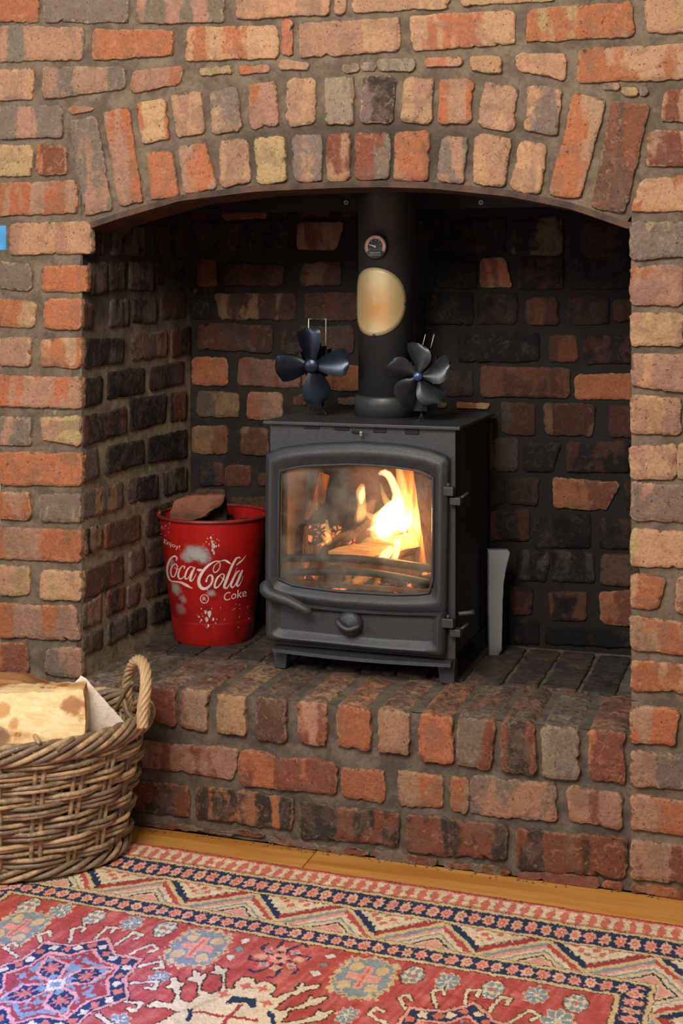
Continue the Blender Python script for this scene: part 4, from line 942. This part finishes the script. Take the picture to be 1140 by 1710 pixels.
# things in the bucket
mb = MB()
for i in range(70):
    a = R.uniform(0, 6.28); r0 = .095*math.sqrt(R.random()); r = R.uniform(.012, .02)
    mb.lathe([(0, -r*.7), (r*R.uniform(.7, 1), -r*.2), (r*R.uniform(.6, 1), r*.4), (0, r*.8)], V((BC.x+r0*math.cos(a), BC.y+r0*math.sin(a), .525+R.uniform(-.01, .012))), 6, axis=(R.uniform(-1, 1), R.uniform(-1, 1), 1))
tag(mb.build('coal', 'coal'), 'dark coal filling the red bucket', 'coal', kind='stuff')
cdp = (BC-CAM).dot(FW)
tag(slab([(284,884),(283,858),(290,838),(312,829),(352,826),(374,827),(372,842),(352,856),(340,866),(318,872),(300,884)], cdp-.045, .035, 'wood_chunk', 'chunk', n=50, jit=.0006, bev=.006), 'rough brown wood chunk lying in the red bucket', 'wood', 'wood pieces in the bucket')
tag(slab([(300,836),(330,818),(376,818),(379,868),(365,880),(345,878),(340,850)], cdp+.0, .03, 'wood_chunk', 'firechar', n=40, jit=.0006, bev=.006), 'dark charred wood piece behind the brown chunk in the bucket', 'wood', 'wood pieces in the bucket')

# ---------------------------------------------------------------- wicker basket
BD = 2.56; BCc = CAM + ray(-12, H)*BD; BCc.z = .008
def brad(z): t = z/.27; return .247+.047*t-.006*math.sin(math.pi*t), .155+.042*t
def bp(th, z, off=0):
    a, b = brad(z); zz = z + .012*max(0, math.cos(th))**3*(z/.27)
    return BCc + RT*((a+off)*math.cos(th)) + FW*((b+off)*math.sin(th)) + UP*zz
bsk = thing('log_basket', tuple(BCc), 'oval grey brown wicker basket of firewood on the rug by the left wall', 'basket')
R = random.Random(21); NS = 22
def cane(name, pts, r, n=7, closed=False):
    o = MB().tube(pts, r, n, closed).build(name, 'wicker', bsk); o['tone'] = R.uniform(-1, 1); return o
for i in range(NS):
    for dx in (-.007, .007):
        th0 = 2*math.pi*(i+.15)/NS + dx/.24
        cane('stake', [bp(th0+R.gauss(0, .004), z, -.001) for z in (.008, .06, .12, .18, .235)], .0046)
NP = NS*6
z = .034; k = 0
while z < .222:
    for j in range(3 if k % 3 == 1 else 2):
        zz = z+j*.0088; ph = R.uniform(0, 6); pts = []
        for i in range(NP):
            t = 2*math.pi*i/NP; w_ = math.cos(math.pi*(i/6.0-.15)+k*math.pi)
            pts.append(bp(t, zz+.0022*math.sin(3*t+ph)+.0018*math.sin(math.pi*(i/6.0)+k*math.pi+1.0)+R.gauss(0, .0004), .0075*w_+.002+.001*j))
        cane('weaver', pts, .0044+R.uniform(-.0004, .0005), 7, True)
    z += .0265 if k % 3 == 1 else .0205; k += 1
for j in range(7):                                             # rolled top border
    pts = []
    for i in range(200):
        t = 2*math.pi*i/200; a = 7*t+2*math.pi*j/7
        pts.append(bp(t, .2405+.0165*math.sin(a), .012*math.cos(a)+.002))
    cane('rim_cane', pts, .0056, 7, True)
for j in range(4):
    pts = []
    for i in range(160):
        t = 2*math.pi*i/160; a = 8*t+2*math.pi*j/4; pts.append(bp(t, .016+.009*math.sin(a), .009*math.cos(a)))
    cane('base_cane', pts, .005, 7, True)
lo = [[bp(2*math.pi*i/40, .006, -.01) for i in range(40)], [bp(2*math.pi*i/40, .014, -.01) for i in range(40)]]
o = MB().loft(lo).build('base', 'wicker', bsk); o['tone'] = -1.
hp = smooth_path([at(218, 1196, 2.63), at(212, 1168, 2.63), at(214, 1135, 2.62), at(222, 1110, 2.59), at(233, 1103, 2.555), at(242, 1116, 2.52), at(243, 1150, 2.49), at(238, 1185, 2.475), at(238, 1215, 2.47)], 70)
for j in range(6):
    pts = []
    for i, p in enumerate(hp):
        t = (hp[min(i+1, 69)]-hp[max(i-1, 0)]).normalized(); u = t.cross(V((.3, 1, .2))).normalized(); v2 = t.cross(u); a = i/70*2*math.pi*3.6+2*math.pi*j/6
        pts.append(p+(u*math.cos(a)+v2*math.sin(a))*.0068)
    o = cane('handle_cane', pts, .0045, 7); o['tone'] = 1.2
for (a, b, c) in (((190,1190),(212,1150),(222,1140)), ((205,1150),(212,1188),(230,1206)), ((222,1188),(236,1178),(244,1196))):
    cane('binding_cane', smooth_path([at(*a, 2.60), at(*b, 2.57), at(*c, 2.55)], 12), .004)
for pts in ([(95,1254,2.36),(104,1246,2.362),(124,1233,2.375)], [(66,1240,2.37),(60,1232,2.40),(57,1226,2.44)]):
    cane('loose_end', [at(*p) for p in pts], .0042)
# firewood
lg = slab([(-70,1170),(20,1163),(110,1161),(134,1157),(140,1190),(142,1232),(136,1258),(-70,1275)], 2.425, .075, 'firewood_log', 'log_pale', n=90, jit=.0007, bev=.002, back=.94, tilt=.35)
tag(lg, 'pale split log with brown stains at the front of the wicker basket', 'log', 'firewood in the basket')
lg = slab([(100,1168),(133,1131),(140,1135),(207,1206),(200,1262),(130,1275)], 2.53, .055, 'firewood_log', 'log_white', n=80, jit=.0004, bev=.0015, back=.62, tilt=.15)
tag(lg, 'whitish sawn log end with pointed top at the right in the basket', 'log', 'firewood in the basket')
lg = slab([(-70,1132),(28,1138),(60,1148),(95,1168),(60,1215),(-70,1215)], 2.57, .065, 'firewood_log', 'log_brown', n=50, jit=.0008, bev=.006)
tag(lg, 'brown split log lying behind the pale stained log in the basket', 'log', 'firewood in the basket')

# ---------------------------------------------------------------- things beyond the wall's left end
p0 = on_y(0, 425, .10)
cab = thing('white_cabinet', (-1.80, .22, 0), 'white painted cabinet just showing past the left end of the brick wall', 'cabinet')
zc2 = on_y(2, 424, .10).z
MB().box((-2.05, .08, 0), (-1.56, .44, zc2), .004).build('carcass', 'white_paint', cab)
MB().box((-2.04, .070, .05), (-1.81, .079, zc2-.03), .002).build('door', 'white_paint', cab)
MB().box((-1.80, .070, .05), (-1.57, .079, zc2-.03), .002).build('door', 'white_paint', cab)
bx = thing('storage_box', (-1.72, .2, zc2), 'blue plastic storage box peeping past the left end of the brick wall', 'box')
MB().box((-1.86, .10, zc2), (-1.58, .36, zc2+.080), .006).build('tub', 'blue_plastic', bx)
MB().box((-1.87, .09, zc2+.080), (-1.57, .37, zc2+.096), .004).build('lid', 'blue_plastic', bx)

# ---------------------------------------------------------------- rug
RA = math.radians(-1.3); RU = V((math.cos(RA), math.sin(RA), 0)); RV = V((math.sin(RA), -math.cos(RA), 0)); R0 = V((-.772, -.099, 0))
def uvp(px, py): p = on_z(px, py, .009)-R0; return (p.dot(RU), p.dot(RV))
xs = np.concatenate([np.linspace(-.86, -.625, 60)[:-1], np.linspace(-.625, .83, 900), np.linspace(.83, .86, 4)[1:]])
ys = np.concatenate([np.linspace(0, .70, 440), np.linspace(.70, 1.7, 140)[1:]])
Ug, Vg = np.meshgrid(xs, ys); sh = Ug.shape
CO = {k: np.array(lin(v)) for k, v in dict(red=(186,80,70), red2=(166,62,58), cream=(220,196,160), navy=(46,58,82), blue=(134,144,144), pink=(222,148,128), org=(204,110,86), brown=(74,56,44), tan=(208,176,128), white=(222,206,186)).items()}
wu = Ug + .0018*vnoise(Ug*90, Vg*90, 1) + .0018*vnoise(Ug*380, Vg*260, 5); wv = Vg + .0020*vnoise(Ug*80, Vg*80, 9) + .0026*vnoise(Ug*420, Vg*160, 14)
colr = np.zeros(sh+(3,)); colr[:] = CO['red']
strk = vnoise(Ug*170+Vg*30, Vg*22, 3)*.6+vnoise(Ug*40, Vg*60, 4)*.5; colr += (CO['pink']-CO['red'])*(.42*np.clip(strk, 0, 1))[..., None]; colr += (CO['red2']-CO['red'])*np.clip(-strk, 0, 1)[..., None]
def paint(mask, c, a=1.): colr[mask] = colr[mask]*(1-a)+CO[c]*a
ul, ur = uvp(22, 1490)[0], uvp(1027, 1657)[0]; FV = .272; ucen = (ul+ur)/2; hw = (ur-ul)/2
print('rug field', ul, ur, uvp(1027, 1657), uvp(22, 1490))
# distance in from the outer edge (top and both short sides)
ein = np.minimum(np.minimum(wv, hw+FV-np.abs(wu-ucen)), 9)
side = (hw+FV-np.abs(wu-ucen)) < wv
s = np.where(side, wv, wu)                                     # runs along the border
bm = ein < FV; paint(bm, 'cream')
def band(a, b): return (ein >= a) & (ein < b)
paint(band(-1, .012), 'red'); paint((ein < .005) & ((s*110 % 1) < .55), 'navy')
b1_ = band(.012, .062); paint(b1_, 'cream'); q = (s*44) % 1; r_ = (ein-.037)/.025
paint(b1_ & (np.abs(q-.5)+np.abs(r_)*.30+.12*vnoise(s*400, ein*400, 2) < .38), 'org'); paint(b1_ & (ein > .052), 'red', .7); paint(b1_ & (ein < .018), 'pink', .7)
for a in (.063, .123, .219, .266): paint(band(a-.0035, a+.0045), 'tan'); paint(band(a+.0045, a+.0062), 'brown'); paint(band(a-.0050, a-.0035), 'brown')
for a, b in ((.0695, .1185), (.2255, .2615)):
    m = band(a, b); paint(m, 'navy'); mid = (a+b)/2; hh = (b-a)/2; per = 1/.0242
    q = ((s*per) % 1-.5)/per; idx = np.floor(s*per); an = np.arctan2(ein-mid, q); rad = np.hypot(q, (ein-mid)*(.0165/(hh*.80)))
    rad = np.hypot(q, (ein-mid)*(.0098/(hh*.80))); an = np.arctan2((ein-mid)*.5, q)
    pet = .0086+.0014*np.cos(8*an)
    paint(m & (rad < pet*1.08), 'pink'); paint(m & (rad < pet) & (idx % 2 == 0), 'cream', .45); paint(m & (rad < pet*.55) & (rad > pet*.18), 'org'); paint(m & (rad < pet*.14), 'cream')
m = band(.1295, .2125); a0, hgt = .1295, .083; t = (ein-a0)/hgt; L = .172; q = ((s-.067)/L) % 1
zig = 1-np.where(q < .41, q/.41, 1-(q-.41)/.59)                  # ribbon zigzag position 0..1 (t)
dz = t-(1-zig)
saw = .5+.5*np.sin(s*2*math.pi*95)
paint(m, 'cream'); paint(m & (np.abs(dz) < .07), 'tan')
right = q >= .41
paint(m & (dz > .07) & (dz < .22+.06*saw) & ~right, 'red'); paint(m & (dz < -.07) & (dz > -.26-.08*saw) & ~right, 'navy')
paint(m & (dz > .07) & (dz < .20+.05*saw) & right, 'blue'); paint(m & (dz > .20) & (dz < .32) & right, 'pink'); paint(m & (dz < -.07) & (dz > -.24-.08*saw) & right, 'red2'); paint(m & (dz < -.26) & (dz > -.33) & right, 'brown', .5)
c1 = (np.abs(q-.03)*L < .03*(t-.25)) ; tri = m & (dz < -.5); paint(tri & (np.sin(s*260)*np.sin(ein*210+s*60) > .15), 'org')
tr2 = m & (dz > .42); paint(tr2, 'tan', .6); paint(tr2 & (dz > .42) & (dz < .48), 'blue'); paint(tr2 & (dz > .62) & (dz < .68), 'navy'); paint(tr2 & (dz > .74), 'pink')
paint(band(.2635, .2700), 'tan'); paint(band(.2700, .2722), 'brown')
fld = ein >= FV
def inpoly(pts):
    P = np.array(pts); x, y = wu, wv; b = (x > P[:, 0].min()) & (x < P[:, 0].max()) & (y > P[:, 1].min()) & (y < P[:, 1].max())
    r = np.zeros(sh, bool); X, Y = x[b], y[b]; c = np.zeros(X.shape, bool)
    for (x0, y0), (x1, y1) in zip(pts, pts[1:]+pts[:1]):
        if y0 == y1: continue
        k = ((y0 > Y) != (y1 > Y)) & (X < (x1-x0)*(Y-y0)/(y1-y0)+x0); c ^= k
    r[b] = c; return r
def line(pts, w_, c, closed=False):
    m = np.zeros(sh, bool)
    seg = list(zip(pts, pts[1:]))+([(pts[-1], pts[0])] if closed else [])
    for (x0, y0), (x1, y1) in seg:
        b = (wu > min(x0, x1)-w_) & (wu < max(x0, x1)+w_) & (wv > min(y0, y1)-w_) & (wv < max(y0, y1)+w_)
        X, Y = wu[b], wv[b]; dx, dy = x1-x0, y1-y0; t_ = np.clip(((X-x0)*dx+(Y-y0)*dy)/max(1e-9, dx*dx+dy*dy), 0, 1)
        k = np.hypot(X-x0-t_*dx, Y-y0-t_*dy) < w_/2; bb = m[b]; bb |= k; m[b] = bb
    paint(m & fld, c)
def pol(c, r, n, ph=0, r2=None): return [(c[0]+(r if (r2 is None or i % 2 == 0) else r2)*math.cos(ph+2*math.pi*i/n), c[1]+(r if (r2 is None or i % 2 == 0) else r2)*math.sin(ph+2*math.pi*i/n)) for i in range(n)]
def rosette(px, py, r=.0165):
    u, v = uvp(px, py); an = np.arctan2((wv-v)/1.4, wu-u); rad = np.hypot(wu-u, (wv-v)/1.4); pt = r*(1+.14*np.cos(8*an))
    paint(rad < pt*1.12, 'cream', .8); paint(rad < pt, 'blue'); paint((rad < pt*.95) & (np.cos(8*an) < -.72), 'white'); paint(rad < r*.22, 'cream')
def checker(px, py, r=.020):
    u, v = uvp(px, py); a, b = (wu-u)/.85, (wv-v)/1.3; k = (np.abs(a)+np.abs(b) < r*1.38) & (np.maximum(np.abs(a), np.abs(b)) < r)
    rim = (np.abs(a)+np.abs(b) < r*1.55) & (np.maximum(np.abs(a), np.abs(b)) < r*1.1); paint(rim, 'brown', .8)
    paint(k, 'cream'); paint(k & ((np.floor((a+b)/(r*.62))+np.floor((a-b)/(r*.62))) % 2 == 0), 'blue'); paint(k & (np.hypot(a, b) < r*.2), 'org')
def flamed(px, py, rx=.044, ry=.060):
    u, v = uvp(px, py); a, b = (wu-u)/rx, (wv-v)/ry; rg = .13*np.sin(wu*420)*np.sin(wv*300+1); d = np.maximum(np.abs(a), np.abs(b))+rg+.25*np.minimum(np.abs(a), np.abs(b))
    paint(d < 1.12, 'tan'); paint(d < .98, 'blue'); 
    for sx in (-1, 1):
        for sy in (-1, 1): paint(np.hypot(a-sx*.48, b-sy*.48) < .24, 'tan')
    paint((np.abs(a) < .16) & (np.abs(b) < .6), 'pink'); paint((np.abs(b) < .18) & (np.abs(a) < .62), 'pink'); paint((np.abs(a) < .05) & (np.abs(b) < .5), 'org')
for p in ((102,1520),(220,1541),(747,1638),(895,1661)): rosette(*p)
for p in ((49,1512),(157,1531),(275,1551),(688,1628),(822,1652),(962,1675)): checker(*p)
rosette(265, 1632, .014); rosette(579, 1695, .014); rosette(195, 1706, .016); flamed(330, 1582); flamed(607, 1632); flamed(30, 1550, .04, .06); rosette(930, 1705, .022)
for p in ((410,1571),(399,1585),(386,1598),(552,1597),(540,1611),(527,1625)):
    u, v = uvp(*p); paint(inpoly(pol((u, v), .0105, 4)), 'brown', .6); paint(inpoly(pol((u, v), .0090, 4)), 'blue' if p[0] in (399, 540) else 'white')
def star(c, R1, ph, hooks=True):
    global wv, inpoly, line
    wv0 = wv; wv = c[1]+(wv-c[1])/1.28; star0(c, R1, ph, hooks); wv = wv0
def star0(c, R1, ph, hooks=True):
    k = 16; st = lambda f: [(c[0]+R1*f*(1.0 if i % 2 else .80)*math.cos(ph+2*math.pi*i/k), c[1]+R1*f*(1.0 if i % 2 else .80)*math.sin(ph+2*math.pi*i/k)) for i in range(k)]
    if hooks:
        for i in range(18):
            a = ph+2*math.pi*i/18; b_ = a+.11; r1, r2 = R1*.86, R1*1.17
            pts = [(c[0]+r1*math.cos(a), c[1]+r1*math.sin(a)), (c[0]+r2*math.cos(a), c[1]+r2*math.sin(a)), (c[0]+r2*1.02*math.cos(b_), c[1]+r2*1.02*math.sin(b_)), (c[0]+r2*.92*math.cos(b_), c[1]+r2*.92*math.sin(b_))]
            line(pts, .0088, 'brown'); line(pts, .0056, 'cream')
    o = st(1.0); paint(inpoly(o), 'brown'); paint(inpoly(st(.985)), 'pink'); paint(inpoly(st(.93)), 'navy')
    for i in range(32):
        a = ph+2*math.pi*(i+.5)/32; r = R1*.80*(.93+.07*math.cos(8*(a-ph)+math.pi)); paint(inpoly(pol((c[0]+r*math.cos(a), c[1]+r*math.sin(a)), .0085, 4, a)), ('cream', 'org')[i % 2])
    paint(inpoly(st(.74)), 'pink'); paint(inpoly(st(.69)), 'red2'); paint(inpoly(st(.65)) & (vnoise(wu*160, wv*160, 6) > .1), 'blue')
    for i in range(4):
        a = ph+.39+math.pi/2*i; e1 = (math.cos(a), math.sin(a)); e2 = (-e1[1], e1[0]); L_ = R1*.66; q_ = [(c[0]+e1[0]*x+e2[0]*y, c[1]+e1[1]*x+e2[1]*y) for x, y in ((0, 0), (L_*.5, L_*.26), (L_, 0), (L_*.5, -L_*.26))]
        paint(inpoly(q_), 'navy'); line(q_, .005, 'pink', True); m_ = (c[0]+e1[0]*L_*.52, c[1]+e1[1]*L_*.52)
        for b_ in range(4): d_ = (math.cos(b_*math.pi/4+a)*.013, math.sin(b_*math.pi/4+a)*.013); line([(m_[0]-d_[0], m_[1]-d_[1]), (m_[0]+d_[0], m_[1]+d_[1])], .0045, 'org')
        for f in (.24, .8): paint(inpoly(pol((c[0]+e1[0]*L_*f, c[1]+e1[1]*L_*f), .008, 4, a)), 'blue')
    paint(inpoly(pol(c, .018, 4, ph)), 'cream'); paint(inpoly(pol(c, .009, 4, ph)), 'blue')
star(uvp(93, 1643), .128, .39); star(uvp(748, 1768), .128, .39)
# hooked star
c_ = uvp(467, 1600)
for i in range(8):
    a = .2+math.pi/4*i; p = [(c_[0]+r*math.cos(a+o_), c_[1]+r*math.sin(a+o_)) for r, o_ in ((.008, 0), (.028, 0), (.046, .25), (.046, .48))]
    p = [(x, c_[1]+(y-c_[1])*1.35) for x, y in p]; line(p, .0048, 'navy'); paint(inpoly(pol((c_[0]+.031*math.cos(a+.39), c_[1]+.031*math.sin(a+.39)), .0115, 4, a)), 'pink'); paint(inpoly(pol((c_[0]+.031*math.cos(a+.39), c_[1]+.031*math.sin(a+.39)), .006, 4, a)), ('blue', 'tan')[i % 2])
paint(inpoly(pol(c_, .019, 16, 0, .013)), 'pink'); paint(inpoly(pol(c_, .006, 4)), 'navy')
# cream branching motif
TR = [(-60,690),(0,650),(100,665),(130,640),(115,580),(65,565),(95,540),(95,505),(125,500),(140,530),(175,540),(150,570),(150,640),(210,660),(275,620),(270,545),(200,510),(230,500),(235,455),(265,465),(280,495),(315,475),(320,500),(285,540),(290,590),(350,610),(400,590),(425,560),(415,490),(345,470),(375,460),(370,420),(410,430),(410,455),(450,440),(455,455),(430,490),(430,540),(450,575),(500,580),(510,530),(560,505),(620,515),(640,545),(690,530),(750,545),(760,580),(715,610),(750,630),(890,585),(890,570),(935,535),(935,560),(1040,545),(1035,560),(950,590),(850,620),(745,700),(790,715),(940,670),(985,615),(990,640),(1090,620),(1085,635),(990,680),(840,715),(795,790),(880,775),(1000,750),(1040,700),(1040,725),(1130,710),(1100,740),(1050,770),(900,800),(860,900),(100,900),(0,800),(150,720),(60,690)]
c4 = lambda x, y: uvp(260+x/3.8, 1500+y/3.8)
tp_ = [c4(*p) for p in TR]; line(tp_, .006, 'brown', True); paint(inpoly(tp_), 'cream')
paint(inpoly([c4(*p) for p in [(440,670),(480,620),(640,630),(635,690),(600,700),(580,670),(530,665),(490,665)]]), 'navy')
line([c4(240, 715), c4(640, 770)], .006, 'red2'); line([c4(530, 680), c4(420, 800)], .006, 'red2'); line([c4(210, 760), c4(220, 700), c4(330, 650), c4(400, 640)], .006, 'tan')
line([c4(205, 770), c4(215, 705)], .008, 'navy'); line([c4(720, 720), c4(745, 800)], .008, 'navy')
for p in ((575,560),(680,575),(430,605),(700,665)):
    q_ = c4(*p); paint(inpoly(pol(q_, .013, 8, 0, .006)), 'org')
colr *= (1+.10*vnoise(Ug*420, Vg*420, 30)+.10*vnoise(Ug*150, Vg*45, 8)+.06*vnoise(Ug*30, Vg*8, 2))[..., None]
colr = np.clip((colr*.93+.07*colr.mean(axis=2, keepdims=True))*1.10, 0, 1)
hz = .0085+.0006*vnoise(Ug*300, Vg*300, 40)+.0006*vnoise(Ug*40, Vg*110, 41)+.0012*vnoise(Ug*9, Vg*9, 42)
edge = (np.minimum(Vg, 9) < .002) | (np.abs(Ug) > .858); hz[edge] = .002
Pw = np.empty(sh+(3,)); Pw[..., 0] = R0.x+RU.x*Ug+RV.x*Vg; Pw[..., 1] = R0.y+RU.y*Ug+RV.y*Vg; Pw[..., 2] = hz
ny, nx = sh; me = bpy.data.meshes.new('rug'); me.vertices.add(nx*ny); me.vertices.foreach_set('co', Pw.ravel())
ii = (np.arange(ny-1)[:, None]*nx+np.arange(nx-1)[None, :]).ravel(); fc = np.stack([ii, ii+nx, ii+nx+1, ii+1], 1)
me.loops.add(fc.size); me.loops.foreach_set('vertex_index', fc.ravel().astype(np.int32)); me.polygons.add(len(fc)); me.polygons.foreach_set('loop_start', np.arange(0, fc.size, 4, dtype=np.int32))
me.update(calc_edges=True); me.polygons.foreach_set('use_smooth', np.ones(len(fc), bool))
ca = me.color_attributes.new('wool', 'FLOAT_COLOR', 'POINT'); rgba = np.ones((nx*ny, 4)); rgba[:, :3] = colr.reshape(-1, 3); ca.data.foreach_set('color', rgba.ravel())
m, nt, b, P, g = start('wool_pile'); at_ = nd(nt, 'ShaderNodeAttribute', attribute_name='wool')
nt.links.new(mix(nt, mth(nt, 'MULTIPLY', ramp(nt, noise(nt, P, 500, 3), .4, .7), .30), at_.outputs['Color'], mix(nt, 1.0, at_.outputs['Color'], (.5, .5, .5), 'MULTIPLY')), b.inputs['Base Color'])
b.inputs['Roughness'].default_value = .95; b.inputs['Specular IOR Level'].default_value = .1; bump(nt, b, noise(nt, P, 450, 4, .7), .0012)
me.materials.append(m); rug = bpy.data.objects.new('rug', me); col.objects.link(rug)
tag(rug, 'red wool rug with a navy and cream patterned border on the wooden floor', 'rug')
